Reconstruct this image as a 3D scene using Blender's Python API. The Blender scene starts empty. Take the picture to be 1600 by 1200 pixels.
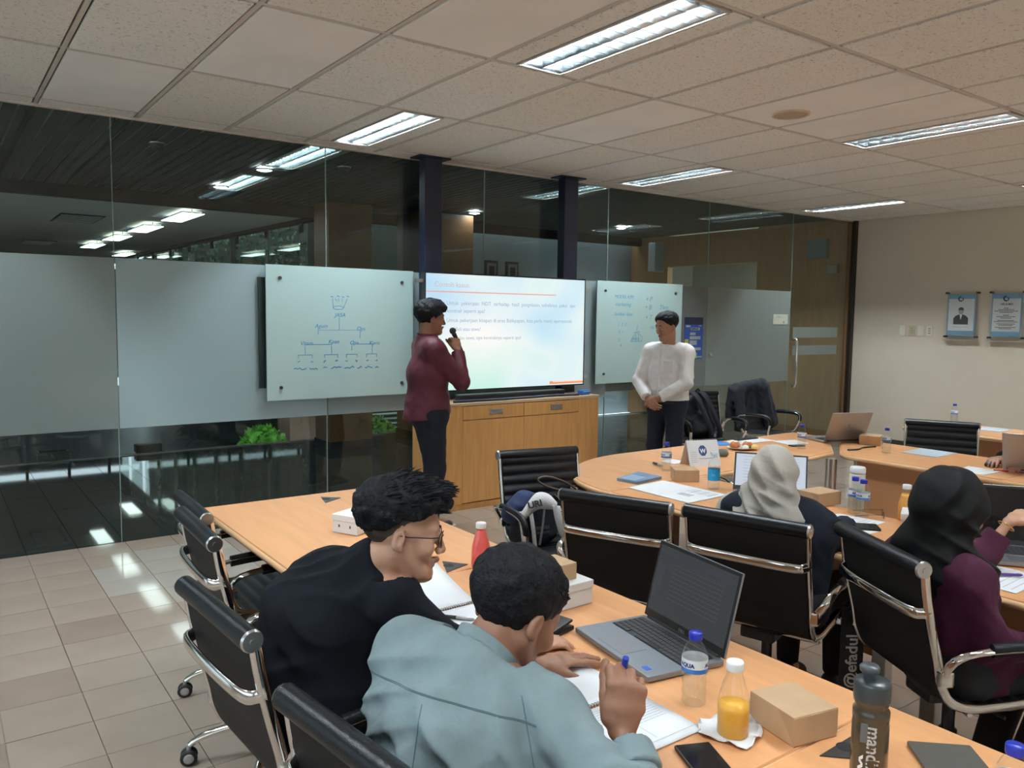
import bpy, bmesh, math, random
import numpy as np
from mathutils import Vector, Matrix, noise
random.seed(7); np.random.seed(7)
SC = bpy.context.scene
COL = SC.collection
PI = math.pi

# ------------------------------------------------------------------ camera, world, exposure
CH = 1.63                      # eye height
CEIL = 2.955                   # suspended ceiling
GY = 6.13                      # plane of the glass partition
RX = 10.08                     # right wall
def make_camera():
    f, pit, rol, yaw = 1254.0, .0842, .0131, .6285
    fw = Vector((math.sin(yaw), math.cos(yaw), 0)); rt = Vector((math.cos(yaw), -math.sin(yaw), 0)); up = Vector((0, 0, 1))
    F = fw*math.cos(pit) - up*math.sin(pit); U0 = up*math.cos(pit) + fw*math.sin(pit)
    R = rt*math.cos(rol) + U0*math.sin(rol); U = U0*math.cos(rol) - rt*math.sin(rol)
    cd = bpy.data.cameras.new('camera'); cd.sensor_width = 36; cd.lens = f*36/1600; cd.clip_start = .05; cd.clip_end = 200
    co = bpy.data.objects.new('camera', cd); COL.objects.link(co)
    m = Matrix((( R.x, U.x, -F.x, 0), (R.y, U.y, -F.y, 0), (R.z, U.z, -F.z, CH), (0, 0, 0, 1)))
    co.matrix_world = m
    SC.camera = co
make_camera()
W = bpy.data.worlds.new('world'); SC.world = W; W.use_nodes = True
W.node_tree.nodes['Background'].inputs[0].default_value = (.78, .90, 1, 1)
W.node_tree.nodes['Background'].inputs[1].default_value = 2.2
SC.view_settings.view_transform = 'Standard'; SC.view_settings.look = 'None'
SC.view_settings.gamma = 1; SC.view_settings.use_curve_mapping = False
SC.view_settings.exposure = 0.0
TUBE = 380.0                    # strength of the fluorescent tubes
SC.cycles.max_bounces = 8; SC.cycles.diffuse_bounces = 6; SC.cycles.glossy_bounces = 4
SC.cycles.transparent_max_bounces = 12; SC.cycles.transmission_bounces = 6
SC.cycles.caustics_reflective = False; SC.cycles.caustics_refractive = False
SC.cycles.sample_clamp_indirect = 6.0

# ------------------------------------------------------------------ materials
MATS = {}
def mat(name, col, rough=.5, metal=0., bump=0., bscale=60., var=0., vscale=6., spec=None, emit=None, estr=0., alpha=1., coat=0., trans=0., ior=1.45, sheen=0., stretch=None):
    if name in MATS: return MATS[name]
    m = bpy.data.materials.new(name); m.use_nodes = True; MATS[name] = m
    nt = m.node_tree; b = nt.nodes['Principled BSDF']
    c = (*col, 1)
    b.inputs['Base Color'].default_value = c; b.inputs['Roughness'].default_value = rough; b.inputs['Metallic'].default_value = metal
    if spec is not None: b.inputs['Specular IOR Level'].default_value = spec
    if emit: b.inputs['Emission Color'].default_value = (*emit, 1); b.inputs['Emission Strength'].default_value = estr
    if coat: b.inputs['Coat Weight'].default_value = coat; b.inputs['Coat Roughness'].default_value = .1
    if trans: b.inputs['Transmission Weight'].default_value = trans; b.inputs['IOR'].default_value = ior
    if sheen: b.inputs['Sheen Weight'].default_value = sheen
    if bump or var:
        tc = nt.nodes.new('ShaderNodeTexCoord'); src = tc.outputs['Object']
        if stretch:
            mp = nt.nodes.new('ShaderNodeMapping'); mp.inputs['Scale'].default_value = stretch
            nt.links.new(src, mp.inputs[0]); src = mp.outputs[0]
    if bump:
        n = nt.nodes.new('ShaderNodeTexNoise'); n.inputs['Scale'].default_value = bscale; n.inputs['Detail'].default_value = 3
        nt.links.new(src, n.inputs['Vector'])
        bp = nt.nodes.new('ShaderNodeBump'); bp.inputs['Strength'].default_value = bump; bp.inputs['Distance'].default_value = .01
        nt.links.new(n.outputs[0], bp.inputs['Height']); nt.links.new(bp.outputs[0], b.inputs['Normal'])
    if var:
        n = nt.nodes.new('ShaderNodeTexNoise'); n.inputs['Scale'].default_value = vscale; n.inputs['Detail'].default_value = 4
        nt.links.new(src, n.inputs['Vector'])
        r = nt.nodes.new('ShaderNodeValToRGB')
        r.color_ramp.elements[0].position = .3; r.color_ramp.elements[1].position = .7
        r.color_ramp.elements[0].color = (*[x*(1-var) for x in col], 1); r.color_ramp.elements[1].color = (*[min(1, x*(1+var)) for x in col], 1)
        nt.links.new(n.outputs[0], r.inputs[0]); nt.links.new(r.outputs[0], b.inputs['Base Color'])
    return m
def glass_mat(name, tint, refl=1.0, film=0., filmcol=(.8, .8, .8), frough=.5, cap=1.):
    """thin pane: clear transmission with fresnel reflection; film adds a frosted foil"""
    m = bpy.data.materials.new(name); m.use_nodes = True; MATS[name] = m
    nt = m.node_tree; nt.nodes.clear(); N = nt.nodes.new; L = nt.links.new
    out = N('ShaderNodeOutputMaterial'); tr = N('ShaderNodeBsdfTransparent'); tr.inputs[0].default_value = (*tint, 1)
    gl = N('ShaderNodeBsdfGlossy'); gl.inputs['Roughness'].default_value = .0 if not film else .12
    gl.inputs['Color'].default_value = (.9, .97, .95, 1)
    fr = N('ShaderNodeFresnel'); ge = N('ShaderNodeNewGeometry'); im = N('ShaderNodeMath'); im.operation = 'MULTIPLY_ADD'; L(ge.outputs['Backfacing'], im.inputs[0]); im.inputs[1].default_value = -.8333; im.inputs[2].default_value = 1.5; L(im.outputs[0], fr.inputs[0])
    mu = N('ShaderNodeMath'); mu.operation = 'MULTIPLY'; mu.use_clamp = True; L(fr.outputs[0], mu.inputs[0]); mu.inputs[1].default_value = refl
    cl = N('ShaderNodeMath'); cl.operation = 'MINIMUM'; L(mu.outputs[0], cl.inputs[0]); cl.inputs[1].default_value = cap; mu = cl
    base = tr.outputs[0]
    if film:
        df = N('ShaderNodeBsdfDiffuse'); df.inputs[0].default_value = (*filmcol, 1)
        tl = N('ShaderNodeBsdfTranslucent'); tl.inputs[0].default_value = (*filmcol, 1)
        m1 = N('ShaderNodeMixShader'); m1.inputs[0].default_value = .30; L(df.outputs[0], m1.inputs[1]); L(tl.outputs[0], m1.inputs[2])
        m2 = N('ShaderNodeMixShader'); m2.inputs[0].default_value = film; L(tr.outputs[0], m2.inputs[1]); L(m1.outputs[0], m2.inputs[2])
        base = m2.outputs[0]
    mx = N('ShaderNodeMixShader'); L(mu.outputs[0], mx.inputs[0]); L(base, mx.inputs[1]); L(gl.outputs[0], mx.inputs[2])
    L(mx.outputs[0], out.inputs[0]); return m

# ------------------------------------------------------------------ mesh helpers
class MB:
    def __init__(s): s.v = []; s.f = []; s.m = []; s.sm = []
    def add(s, vs, fs, mi=0, smooth=False):
        o = len(s.v); s.v += [tuple(v) for v in vs]
        for f in fs: s.f.append(tuple(o+i for i in f)); s.m.append(mi); s.sm.append(smooth)
        return s
    def box(s, c, d, mi=0, rot=None, ch=0.):
        x, y, z = [k/2 for k in d]; c = Vector(c)
        if ch <= 0:
            vs = [Vector((sx*x, sy*y, sz*z)) for sx in (-1, 1) for sy in (-1, 1) for sz in (-1, 1)]
            fs = [(0, 1, 3, 2), (4, 6, 7, 5), (0, 4, 5, 1), (2, 3, 7, 6), (0, 2, 6, 4), (1, 5, 7, 3)]
        else:
            bm = bmesh.new(); bmesh.ops.create_cube(bm, size=1)
            for v in bm.verts: v.co = Vector((v.co.x*2*x, v.co.y*2*y, v.co.z*2*z))
            bmesh.ops.bevel(bm, geom=bm.edges[:], offset=ch, segments=2, affect='EDGES', profile=.6)
            bm.verts.index_update()
            vs = [v.co.copy() for v in bm.verts]; fs = [[v.index for v in f.verts] for f in bm.faces]; bm.free()
        if rot is not None: vs = [rot @ v for v in vs]
        return s.add([v+c for v in vs], fs, mi)
    def tube(s, path, r, n=10, mi=0, closed=False, flat=None, cap=True):
        """round tube (r a number or list); flat=(a,b) gives an elliptical or flat section"""
        P = [Vector(p) for p in path]; k = len(P); R = r if isinstance(r, (list, tuple)) else [r]*k
        T = []
        for i in range(k):
            a = P[(i-1) % k] if (closed or i > 0) else P[i]; b = P[(i+1) % k] if (closed or i < k-1) else P[i]
            t = (b-a); T.append(t.normalized() if t.length > 1e-9 else Vector((0, 0, 1)))
        up = Vector((0, 0, 1)) if abs(T[0].z) < .9 else Vector((0, 1, 0))
        nrm = (up - T[0]*up.dot(T[0])).normalized(); vs = []
        for i in range(k):
            nrm = (nrm - T[i]*nrm.dot(T[i])).normalized(); bi = T[i].cross(nrm)
            for j in range(n):
                a = 2*PI*j/n; ca, sa = math.cos(a), math.sin(a)
                if flat: ca *= flat[0]; sa *= flat[1]
                vs.append(P[i] + (nrm*ca + bi*sa)*R[i])
        fs = []
        for i in range(k if closed else k-1):
            for j in range(n):
                a = i*n+j; b = i*n+(j+1) % n; c = ((i+1) % k)*n+(j+1) % n; d = ((i+1) % k)*n+j
                fs.append((a, b, c, d))
        s.add(vs, fs, mi, True)
        if cap and not closed: s.add(vs, [tuple(range(n))[::-1], tuple(range((k-1)*n, k*n))], mi)
        return s
    def lathe(s, prof, n=20, c=(0, 0, 0), mi=0, sy=1., smooth=True, cap=True):
        vs = []; k = len(prof)
        for (r, z) in prof:
            for j in range(n):
                a = 2*PI*j/n; vs.append((c[0]+r*math.cos(a), c[1]+r*math.sin(a)*sy, c[2]+z))
        fs = [(i*n+j, i*n+(j+1) % n, (i+1)*n+(j+1) % n, (i+1)*n+j) for i in range(k-1) for j in range(n)]
        s.add(vs, fs, mi, smooth)
        if cap: s.add(vs, [tuple(range(n))[::-1], tuple(range((k-1)*n, k*n))], mi)
        return s
    def prism(s, poly, z0, z1, mi=0, ch=0.):
        n = len(poly)
        if ch:
            c = Vector((sum(p[0] for p in poly)/n, sum(p[1] for p in poly)/n))
            ins = []
            for i in range(n):
                p = Vector(poly[i][:2]); a = (p-Vector(poly[i-1][:2])).normalized(); b = (Vector(poly[(i+1) % n][:2])-p).normalized()
                nn = Vector((-(a.y+b.y), a.x+b.x)); nn = nn.normalized() if nn.length > 1e-6 else Vector((-a.y, a.x)); ins.append(p+nn*ch)
            rings = [(ins, z0), ([Vector(p[:2]) for p in poly], z0+ch), ([Vector(p[:2]) for p in poly], z1-ch), (ins, z1)]
        else: rings = [([Vector(p[:2]) for p in poly], z0), ([Vector(p[:2]) for p in poly], z1)]
        vs = [(p.x, p.y, z) for ring, z in rings for p in ring]
        fs = [(i*n+j, i*n+(j+1) % n, (i+1)*n+(j+1) % n, (i+1)*n+j) for i in range(len(rings)-1) for j in range(n)]
        fs += [tuple(range(n))[::-1], tuple(range((len(rings)-1)*n, len(rings)*n))]
        return s.add(vs, fs, mi)
    def sheet(s, grid, th=0., mi=0, smooth=True):
        """grid[i][j] of points -> surface, with thickness th (offset along normals)"""
        a = len(grid); b = len(grid[0]); G = [[Vector(p) for p in row] for row in grid]
        vs = [p for row in G for p in row]; fs = [(i*b+j, i*b+j+1, (i+1)*b+j+1, (i+1)*b+j) for i in range(a-1) for j in range(b-1)]
        if th:
            Nn = []
            for i in range(a):
                for j in range(b):
                    du = G[min(i+1, a-1)][j]-G[max(i-1, 0)][j]; dv = G[i][min(j+1, b-1)]-G[i][max(j-1, 0)]
                    q = du.cross(dv); Nn.append(q.normalized() if q.length > 1e-12 else Vector((0, 0, 1)))
            o = a*b; vs = vs + [p-n*th for p, n in zip(vs, Nn)]
            fs += [tuple(o+k for k in f[::-1]) for f in fs[:]]
            rim = [(0, j) for j in range(b)] + [(i, b-1) for i in range(1, a)] + [(a-1, j) for j in range(b-2, -1, -1)] + [(i, 0) for i in range(a-2, 0, -1)]
            ids = [i*b+j for i, j in rim]
            for k in range(len(ids)):
                p, q = ids[k], ids[(k+1) % len(ids)]; fs.append((q, p, o+p, o+q))
        return s.add(vs, fs, mi, smooth)
    def xf(s, m):
        s.v = [tuple(m @ Vector(v)) for v in s.v]; return s
    def mesh(s, name, mats):
        me = bpy.data.meshes.new(name); me.from_pydata(s.v, [], s.f)
        for m in (mats if isinstance(mats, (list, tuple)) else [mats]): me.materials.append(m)
        me.polygons.foreach_set('material_index', s.m); me.polygons.foreach_set('use_smooth', s.sm); me.update()
        return me
    def obj(s, name, mats, parent=None, **k):
        return link(name, s.mesh(name, mats), parent, **k)
def link(name, me, parent=None, label=None, cat=None, group=None, kind=None, loc=None, rz=None):
    o = bpy.data.objects.new(name, me); COL.objects.link(o)
    if parent: o.parent = parent
    if label: o['label'] = label
    if cat: o['category'] = cat
    if group: o['group'] = group
    if kind: o['kind'] = kind
    if loc is not None: o.location = loc
    if rz is not None: o.rotation_euler = (0, 0, rz)
    return o
def thing(name, label, cat, loc=(0, 0, 0), rz=0, group=None):
    return link(name, None, None, label, cat, group, None, loc, rz)
def struct(name, mb, m): return mb.obj(name, m, kind='structure')
def copy_tree(o, parent=None):
    c = o.copy(); COL.objects.link(c)
    if parent: c.parent = parent; c.matrix_parent_inverse = o.matrix_parent_inverse
    for ch in list(o.children): copy_tree(ch, c)
    return c
FONT = None
def text_mb(txt, size, depth=.0006, align='LEFT', shear=0., bold=0., mb=None, xf=None, mi=0, res=3):
    cu = bpy.data.curves.new('t', 'FONT'); cu.body = txt; cu.size = size; cu.extrude = depth; cu.align_x = align; cu.shear = shear; cu.offset = bold; cu.resolution_u = res
    ob = bpy.data.objects.new('t', cu); COL.objects.link(ob)
    bpy.context.view_layer.update()
    dg = bpy.context.evaluated_depsgraph_get(); me = bpy.data.meshes.new_from_object(ob.evaluated_get(dg))
    vs = [v.co.copy() for v in me.vertices]; fs = [tuple(p.vertices) for p in me.polygons]
    bpy.data.objects.remove(ob); bpy.data.curves.remove(cu); bpy.data.meshes.remove(me)
    if xf is not None: vs = [xf(v) if callable(xf) else xf @ v for v in vs]
    mb = mb or MB(); mb.add(vs, fs, mi); return mb
def frame(o, xd, yd):
    """matrix with origin o, x axis xd, y axis yd"""
    x = Vector(xd).normalized(); y = Vector(yd); y = (y-x*y.dot(x)).normalized(); z = x.cross(y)
    return Matrix(((x.x, y.x, z.x, o[0]), (x.y, y.y, z.y, o[1]), (x.z, y.z, z.z, o[2]), (0, 0, 0, 1)))
def ribbon(mb, pts, w, xf, z=.0004, mi=0):
    """a flat pen stroke along 2-D points, mapped through xf"""
    for (a, b) in zip(pts[:-1], pts[1:]):
        a = Vector(a); b = Vector(b); d = b-a
        if d.length < 1e-6: continue
        n = Vector((-d.y, d.x)).normalized()*w/2; d = d.normalized()*w*.3
        q = [a-d-n, b+d-n, b+d+n, a-d+n]
        mb.add([xf @ Vector((p.x, p.y, z)) for p in q], [(0, 1, 2, 3)], mi)

# ------------------------------------------------------------------ palette
M_ceil = None
M_ceilb = mat('ceiling_tile_smooth', (.93, .93, .915), .95, bump=.1, bscale=90, var=.04, vscale=2)
def fissured(name, col):
    m = mat(name, col, .95, bump=.35, bscale=160); nt = m.node_tree; N = nt.nodes.new; L = nt.links.new; b = nt.nodes['Principled BSDF']
    tc = N('ShaderNodeTexCoord'); oi = N('ShaderNodeObjectInfo'); ad = N('ShaderNodeVectorMath'); ad.operation = 'ADD'; L(tc.outputs['Object'], ad.inputs[0]); L(oi.outputs['Random'], ad.inputs[1])
    n = N('ShaderNodeTexNoise'); n.inputs['Scale'].default_value = 70; n.inputs['Detail'].default_value = 2; n.inputs['Distortion'].default_value = 1.2; L(ad.outputs[0], n.inputs['Vector'])
    r = N('ShaderNodeValToRGB'); e = r.color_ramp.elements; e[0].position = .33; e[0].color = (*[c*.62 for c in col], 1); e[1].position = .40; e[1].color = (*col, 1); L(n.outputs[0], r.inputs[0])
    h = N('ShaderNodeMixRGB'); h.blend_type = 'MULTIPLY'; h.inputs[0].default_value = 1; v = N('ShaderNodeValToRGB'); q = v.color_ramp.elements; q[0].color = (.93, .90, .86, 1); q[1].color = (1, 1, 1, 1); L(oi.outputs['Random'], v.inputs[0])
    L(r.outputs[0], h.inputs[1]); L(v.outputs[0], h.inputs[2]); L(h.outputs[0], b.inputs['Base Color']); return m
M_tbar = mat('ceiling_grid_metal', (.62, .58, .53), .6)
M_ceil = fissured('ceiling_tile_mineral', (.92, .92, .895))
M_dark = mat('void_dark', (.02, .02, .02), .9)
M_wallw = mat('wall_offwhite', (.86, .85, .80), .9)
M_wall = mat('wall_beige_plaster', (.69, .62, .51), .85, bump=.08, bscale=40, var=.03, vscale=1.5)
M_floor = mat('floor_tile_beige', (.36, .29, .235), .055, spec=.45, var=.06, vscale=3)
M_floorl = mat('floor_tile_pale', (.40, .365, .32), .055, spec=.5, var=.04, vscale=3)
M_floord = mat('floor_tile_tan', (.31, .24, .195), .055, spec=.45, var=.06, vscale=3)
M_grout = mat('grout', (.26, .21, .17), .9)
M_black_tile = mat('floor_tile_black', (.032, .040, .041), .03, spec=.6, var=.3, vscale=5)
M_black_grout = mat('grout_grey', (.12, .13, .12), .7)
M_slat = mat('ceiling_slat_dark', (.085, .085, .078), .6, var=.15, vscale=20)
M_wood = mat('beech_laminate', (.74, .37, .165), .33, var=.08, vscale=9, stretch=(3, .25, 3), coat=.1)
M_woodc = mat('cabinet_veneer', (.66, .35, .12), .38, var=.10, vscale=8, stretch=(4, 4, .35))
M_woodd = mat('panel_wood_brown', (.23, .12, .055), .45, var=.12, vscale=6, stretch=(4, 4, .4))
M_modesty = mat('desk_panel_wood', (.50, .25, .115), .5, var=.06, vscale=7, stretch=(.4, .4, 3))
M_edge = mat('desk_edging', (.76, .47, .25), .35)
M_steel = mat('brushed_steel', (.60, .60, .60), .3, metal=1)
M_chrome = mat('chrome', (.80, .78, .75), .08, metal=1)
M_leather = mat('black_leather', (.008, .009, .011), .36, bump=.12, bscale=220, spec=.3)
M_leatherb = mat('black_mesh_back', (.011, .0105, .010), .62, bump=.1, bscale=400, spec=.3)
M_plastic = mat('black_plastic', (.015, .015, .016), .4)
M_navypost = mat('post_dark_navy', (.008, .012, .03), .35)
M_paper = mat('paper_white', (.74, .77, .80), .7)
M_ink = mat('ink_black', (.03, .03, .035), .7)
M_greyink = mat('ink_grey', (.30, .32, .36), .7)
M_card = mat('kraft_cardboard', (.50, .34, .20), .75, bump=.05, bscale=200, var=.04, vscale=20)
M_cardw = mat('white_cardboard', (.72, .73, .73), .6)
M_silver = mat('laptop_silver', (.42, .42, .43), .38, metal=.75)
M_silverd = mat('laptop_grey', (.25, .26, .28), .4, metal=.6)
M_key = mat('laptop_keys', (.02, .02, .022), .5)
M_bluecap = mat('cap_blue', (.012, .03, .42), .35)
M_whitecap = mat('cap_white', (.82, .84, .84), .4)
M_skin = mat('skin_tan', (.40, .20, .125), .5, bump=.05, bscale=180, var=.06, vscale=14)
M_skind = mat('skin_brown', (.30, .145, .088), .5, bump=.05, bscale=180, var=.06, vscale=14)
M_skinl = mat('skin_light_tan', (.55, .31, .21), .5, bump=.05, bscale=180, var=.05, vscale=14)
M_lip = mat('lips', (.34, .15, .105), .45)
M_hair = mat('hair_black', (.006, .0065, .009), .62, spec=.2, bump=.5, bscale=140, stretch=(1, 1, 1))
M_eye = mat('eye_white', (.75, .72, .70), .25)
M_iris = mat('eye_iris', (.03, .015, .01), .2)
# ------------------------------------------------------------------ implicit modelling for bodies and cloth
def V(*a): return np.array(a, float)
def unit(a): a = np.asarray(a, float); return a/np.linalg.norm(a)
def cone(a, b, ra, rb, k=.02, side=None, tag='', op='add'):
    """tapered limb from a to b; radii are numbers or (side, front) pairs"""
    a = np.asarray(a, float); b = np.asarray(b, float)
    ra = (ra, ra) if np.isscalar(ra) else ra; rb = (rb, rb) if np.isscalar(rb) else rb
    return dict(t='cone', a=a, b=b, ra=ra, rb=rb, k=k, side=side, tag=tag, op=op)
def ball(c, r, k=.01, tag='', op='add'):
    return cone(c, np.asarray(c)+V(0, 0, 1e-4), r, r, k, None, tag, op)
def ell(c, axes, r, k=.01, tag='', op='add'):
    """ellipsoid: axes rows are unit vectors, r three radii"""
    return dict(t='ell', c=np.asarray(c, float), ax=np.asarray(axes, float), r=r, k=k, tag=tag, op=op)
def func(c, rad, fn, k=.005, tag='', op='add'):
    return dict(t='fn', c=np.asarray(c, float), rad=rad, fn=fn, k=k, tag=tag, op=op)
def cut(c, n, rad, tag=''):
    """remove everything on the n side of the plane through c, within rad"""
    return dict(t='cut', c=np.asarray(c, float), n=unit(n), rad=rad, k=.004, tag=tag, op='sub')
def axis(lo, hi, h, fine, hf):
    out = [lo]
    while out[-1] < hi:
        x = out[-1]; st = h
        for a, b in fine:
            if x >= a-h and x < b: st = hf; break
        out.append(x+st)
    return np.array(out, np.float32)
def prim_bounds(p):
    if p['t'] == 'cone':
        m = max(*p['ra'], *p['rb']); return np.minimum(p['a'], p['b'])-m, np.maximum(p['a'], p['b'])+m
    if p['t'] == 'ell': m = max(p['r']); return p['c']-m, p['c']+m
    return p['c']-p['rad'], p['c']+p['rad']
def sdf_grid(prims, h=.008, fine=(), hf=.0035, inflate=0., fold=None):
    add = [p for p in prims if p['op'] == 'add']
    lo = np.min([prim_bounds(p)[0] for p in add], 0)-.03-inflate; hi = np.max([prim_bounds(p)[1] for p in add], 0)+.03+inflate
    A = [axis(lo[i], hi[i], h, [(f[0][i]-f[1], f[0][i]+f[1]) for f in fine], hf) for i in range(3)]
    F = np.full([len(a) for a in A], .05, np.float32)
    for p in prims:
        l, u = prim_bounds(p); mg = p['k']+abs(inflate)+2.5*h
        s = [slice(max(0, np.searchsorted(A[i], l[i]-mg)-1), np.searchsorted(A[i], u[i]+mg)+1) for i in range(3)]
        x = A[0][s[0]][:, None, None]; y = A[1][s[1]][None, :, None]; z = A[2][s[2]][None, None, :]
        if x.size == 0 or y.size == 0 or z.size == 0: continue
        B = F[s[0], s[1], s[2]]
        if p['t'] == 'cone':
            ab = p['b']-p['a']; L2 = float(ab@ab); L = math.sqrt(L2); ax = ab/L
            sd = p['side']
            if sd is None: sd = V(1, 0, 0) if abs(ax[0]) < .9 else V(0, 1, 0)
            sd = np.asarray(sd, float); sd = unit(sd-ax*(sd@ax)); fr = np.cross(ax, sd)
            qx = x-p['a'][0]; qy = y-p['a'][1]; qz = z-p['a'][2]
            along = qx*ax[0]+qy*ax[1]+qz*ax[2]
            t = np.clip(along/L, 0, 1)
            rs = p['ra'][0]+(p['rb'][0]-p['ra'][0])*t; rf = p['ra'][1]+(p['rb'][1]-p['ra'][1])*t
            ca = along-t*L; cs = qx*sd[0]+qy*sd[1]+qz*sd[2]; cf = qx*fr[0]+qy*fr[1]+qz*fr[2]
            rm = np.minimum(rs, rf)
            k0 = np.sqrt((cs/rs)**2+(cf/rf)**2+(ca/rm)**2)+1e-6
            k1 = np.sqrt((cs/rs**2)**2+(cf/rf**2)**2+(ca/rm**2)**2)+1e-6
            d = np.where(k0 < .05, -rm, k0*(k0-1)/k1)-inflate
        elif p['t'] == 'ell':
            q = [x-p['c'][0], y-p['c'][1], z-p['c'][2]]; c3 = [q[0]*a[0]+q[1]*a[1]+q[2]*a[2] for a in p['ax']]
            k0 = np.sqrt(sum((c/r)**2 for c, r in zip(c3, p['r'])))+1e-6
            k1 = np.sqrt(sum((c/r**2)**2 for c, r in zip(c3, p['r'])))+1e-6
            d = np.where(k0 < .05, -min(p['r']), k0*(k0-1)/k1)-inflate
        elif p['t'] == 'fn': d = p['fn'](x, y, z)
        elif p['t'] == 'cut':
            pl = (x-p['c'][0])*p['n'][0]+(y-p['c'][1])*p['n'][1]+(z-p['c'][2])*p['n'][2]
            sp = np.sqrt((x-p['c'][0])**2+(y-p['c'][1])**2+(z-p['c'][2])**2)-p['rad']
            F[s[0], s[1], s[2]] = np.maximum(B, np.minimum(pl, -sp)); continue
        k = max(p['k'], 1e-4)
        if p['op'] == 'add':
            hh = np.maximum(k-np.abs(B-d), 0)/k; F[s[0], s[1], s[2]] = np.minimum(B, d)-hh*hh*k*.25
        elif p['op'] == 'sub':
            hh = np.maximum(k-np.abs(B+d), 0)/k; F[s[0], s[1], s[2]] = np.maximum(B, -d)+hh*hh*k*.25
        elif p['op'] == 'int':
            F[s[0], s[1], s[2]] = np.maximum(B, d)
    if fold:
        band = np.abs(F) < .04; ii = np.nonzero(band)
        x = A[0][ii[0]]; y = A[1][ii[1]]; z = A[2][ii[2]]
        F[ii] += fold(x, y, z).astype(np.float32)
    F[0], F[-1] = .05, .05; F[:, 0], F[:, -1] = .05, .05; F[:, :, 0], F[:, :, -1] = .05, .05
    return A, F
def surface_nets(A, F):
    S = F < 0
    n = np.zeros([d-1 for d in F.shape], np.int8); cor = [(i, j, k) for i in (0, 1) for j in (0, 1) for k in (0, 1)]
    sh = [d-1 for d in F.shape]
    for (i, j, k) in cor: n += S[i:i+sh[0], j:j+sh[1], k:k+sh[2]]
    act = (n > 0) & (n < 8); idx = np.full(act.shape, -1, np.int32); I, J, K = np.nonzero(act); idx[I, J, K] = np.arange(len(I))
    P = np.zeros((len(I), 3)); cnt = np.zeros(len(I))
    for a in range(8):
        for b in range(a+1, 8):
            ca, cb = cor[a], cor[b]
            if sum(abs(p-q) for p, q in zip(ca, cb)) != 1: continue
            fa = F[I+ca[0], J+ca[1], K+ca[2]]; fb = F[I+cb[0], J+cb[1], K+cb[2]]
            m = (fa < 0) != (fb < 0)
            t = np.where(m, fa/np.where(m, fa-fb, 1), 0)
            for d, G in enumerate((I, J, K)):
                pa = A[d][G+ca[d]]; pb = A[d][G+cb[d]]; P[:, d] += np.where(m, pa+(pb-pa)*t, 0)
            cnt += m
    P /= cnt[:, None]
    quads = []
    for d in range(3):
        sl0 = [slice(1, -1)]*3; sl1 = [slice(1, -1)]*3; sl0[d] = slice(0, -1); sl1[d] = slice(1, None)
        e = S[tuple(sl0)] != S[tuple(sl1)]; G = list(np.nonzero(e))
        neg = S[tuple(sl0)][tuple(G)]
        for q in range(3):
            if q != d: G[q] = G[q]+1
        u, v = (d+1) % 3, (d+2) % 3
        def cell(du, dv):
            g = [x.copy() for x in G]; g[u] = g[u]-du; g[v] = g[v]-dv; return idx[g[0], g[1], g[2]]
        q = np.stack([cell(1, 1), cell(0, 1), cell(0, 0), cell(1, 0)], 1)
        q[~neg] = q[~neg][:, ::-1]; quads.append(q)
    return P, np.concatenate(quads)
def np_mesh(name, P, Q, mats, matfn=None):
    me = bpy.data.meshes.new(name); me.vertices.add(len(P)); me.vertices.foreach_set('co', P.astype(np.float32).ravel())
    me.loops.add(len(Q)*4); me.loops.foreach_set('vertex_index', Q.astype(np.int32).ravel())
    me.polygons.add(len(Q)); me.polygons.foreach_set('loop_start', np.arange(0, len(Q)*4, 4, dtype=np.int32))
    me.polygons.foreach_set('use_smooth', np.ones(len(Q), bool))
    for m in (mats if isinstance(mats, (list, tuple)) else [mats]): me.materials.append(m)
    if matfn: me.polygons.foreach_set('material_index', matfn(P[Q].mean(1)).astype(np.int32))
    me.update(calc_edges=True); me.validate(); return me
def sculpt(name, prims, mats, parent=None, h=.008, fine=(), hf=.0035, inflate=0., fold=None, matfn=None, **k):
    A, F = sdf_grid(prims, h, fine, hf, inflate, fold); P, Q = surface_nets(A, F)
    return link(name, np_mesh(name, P, Q, mats, matfn), parent, **k)

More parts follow.
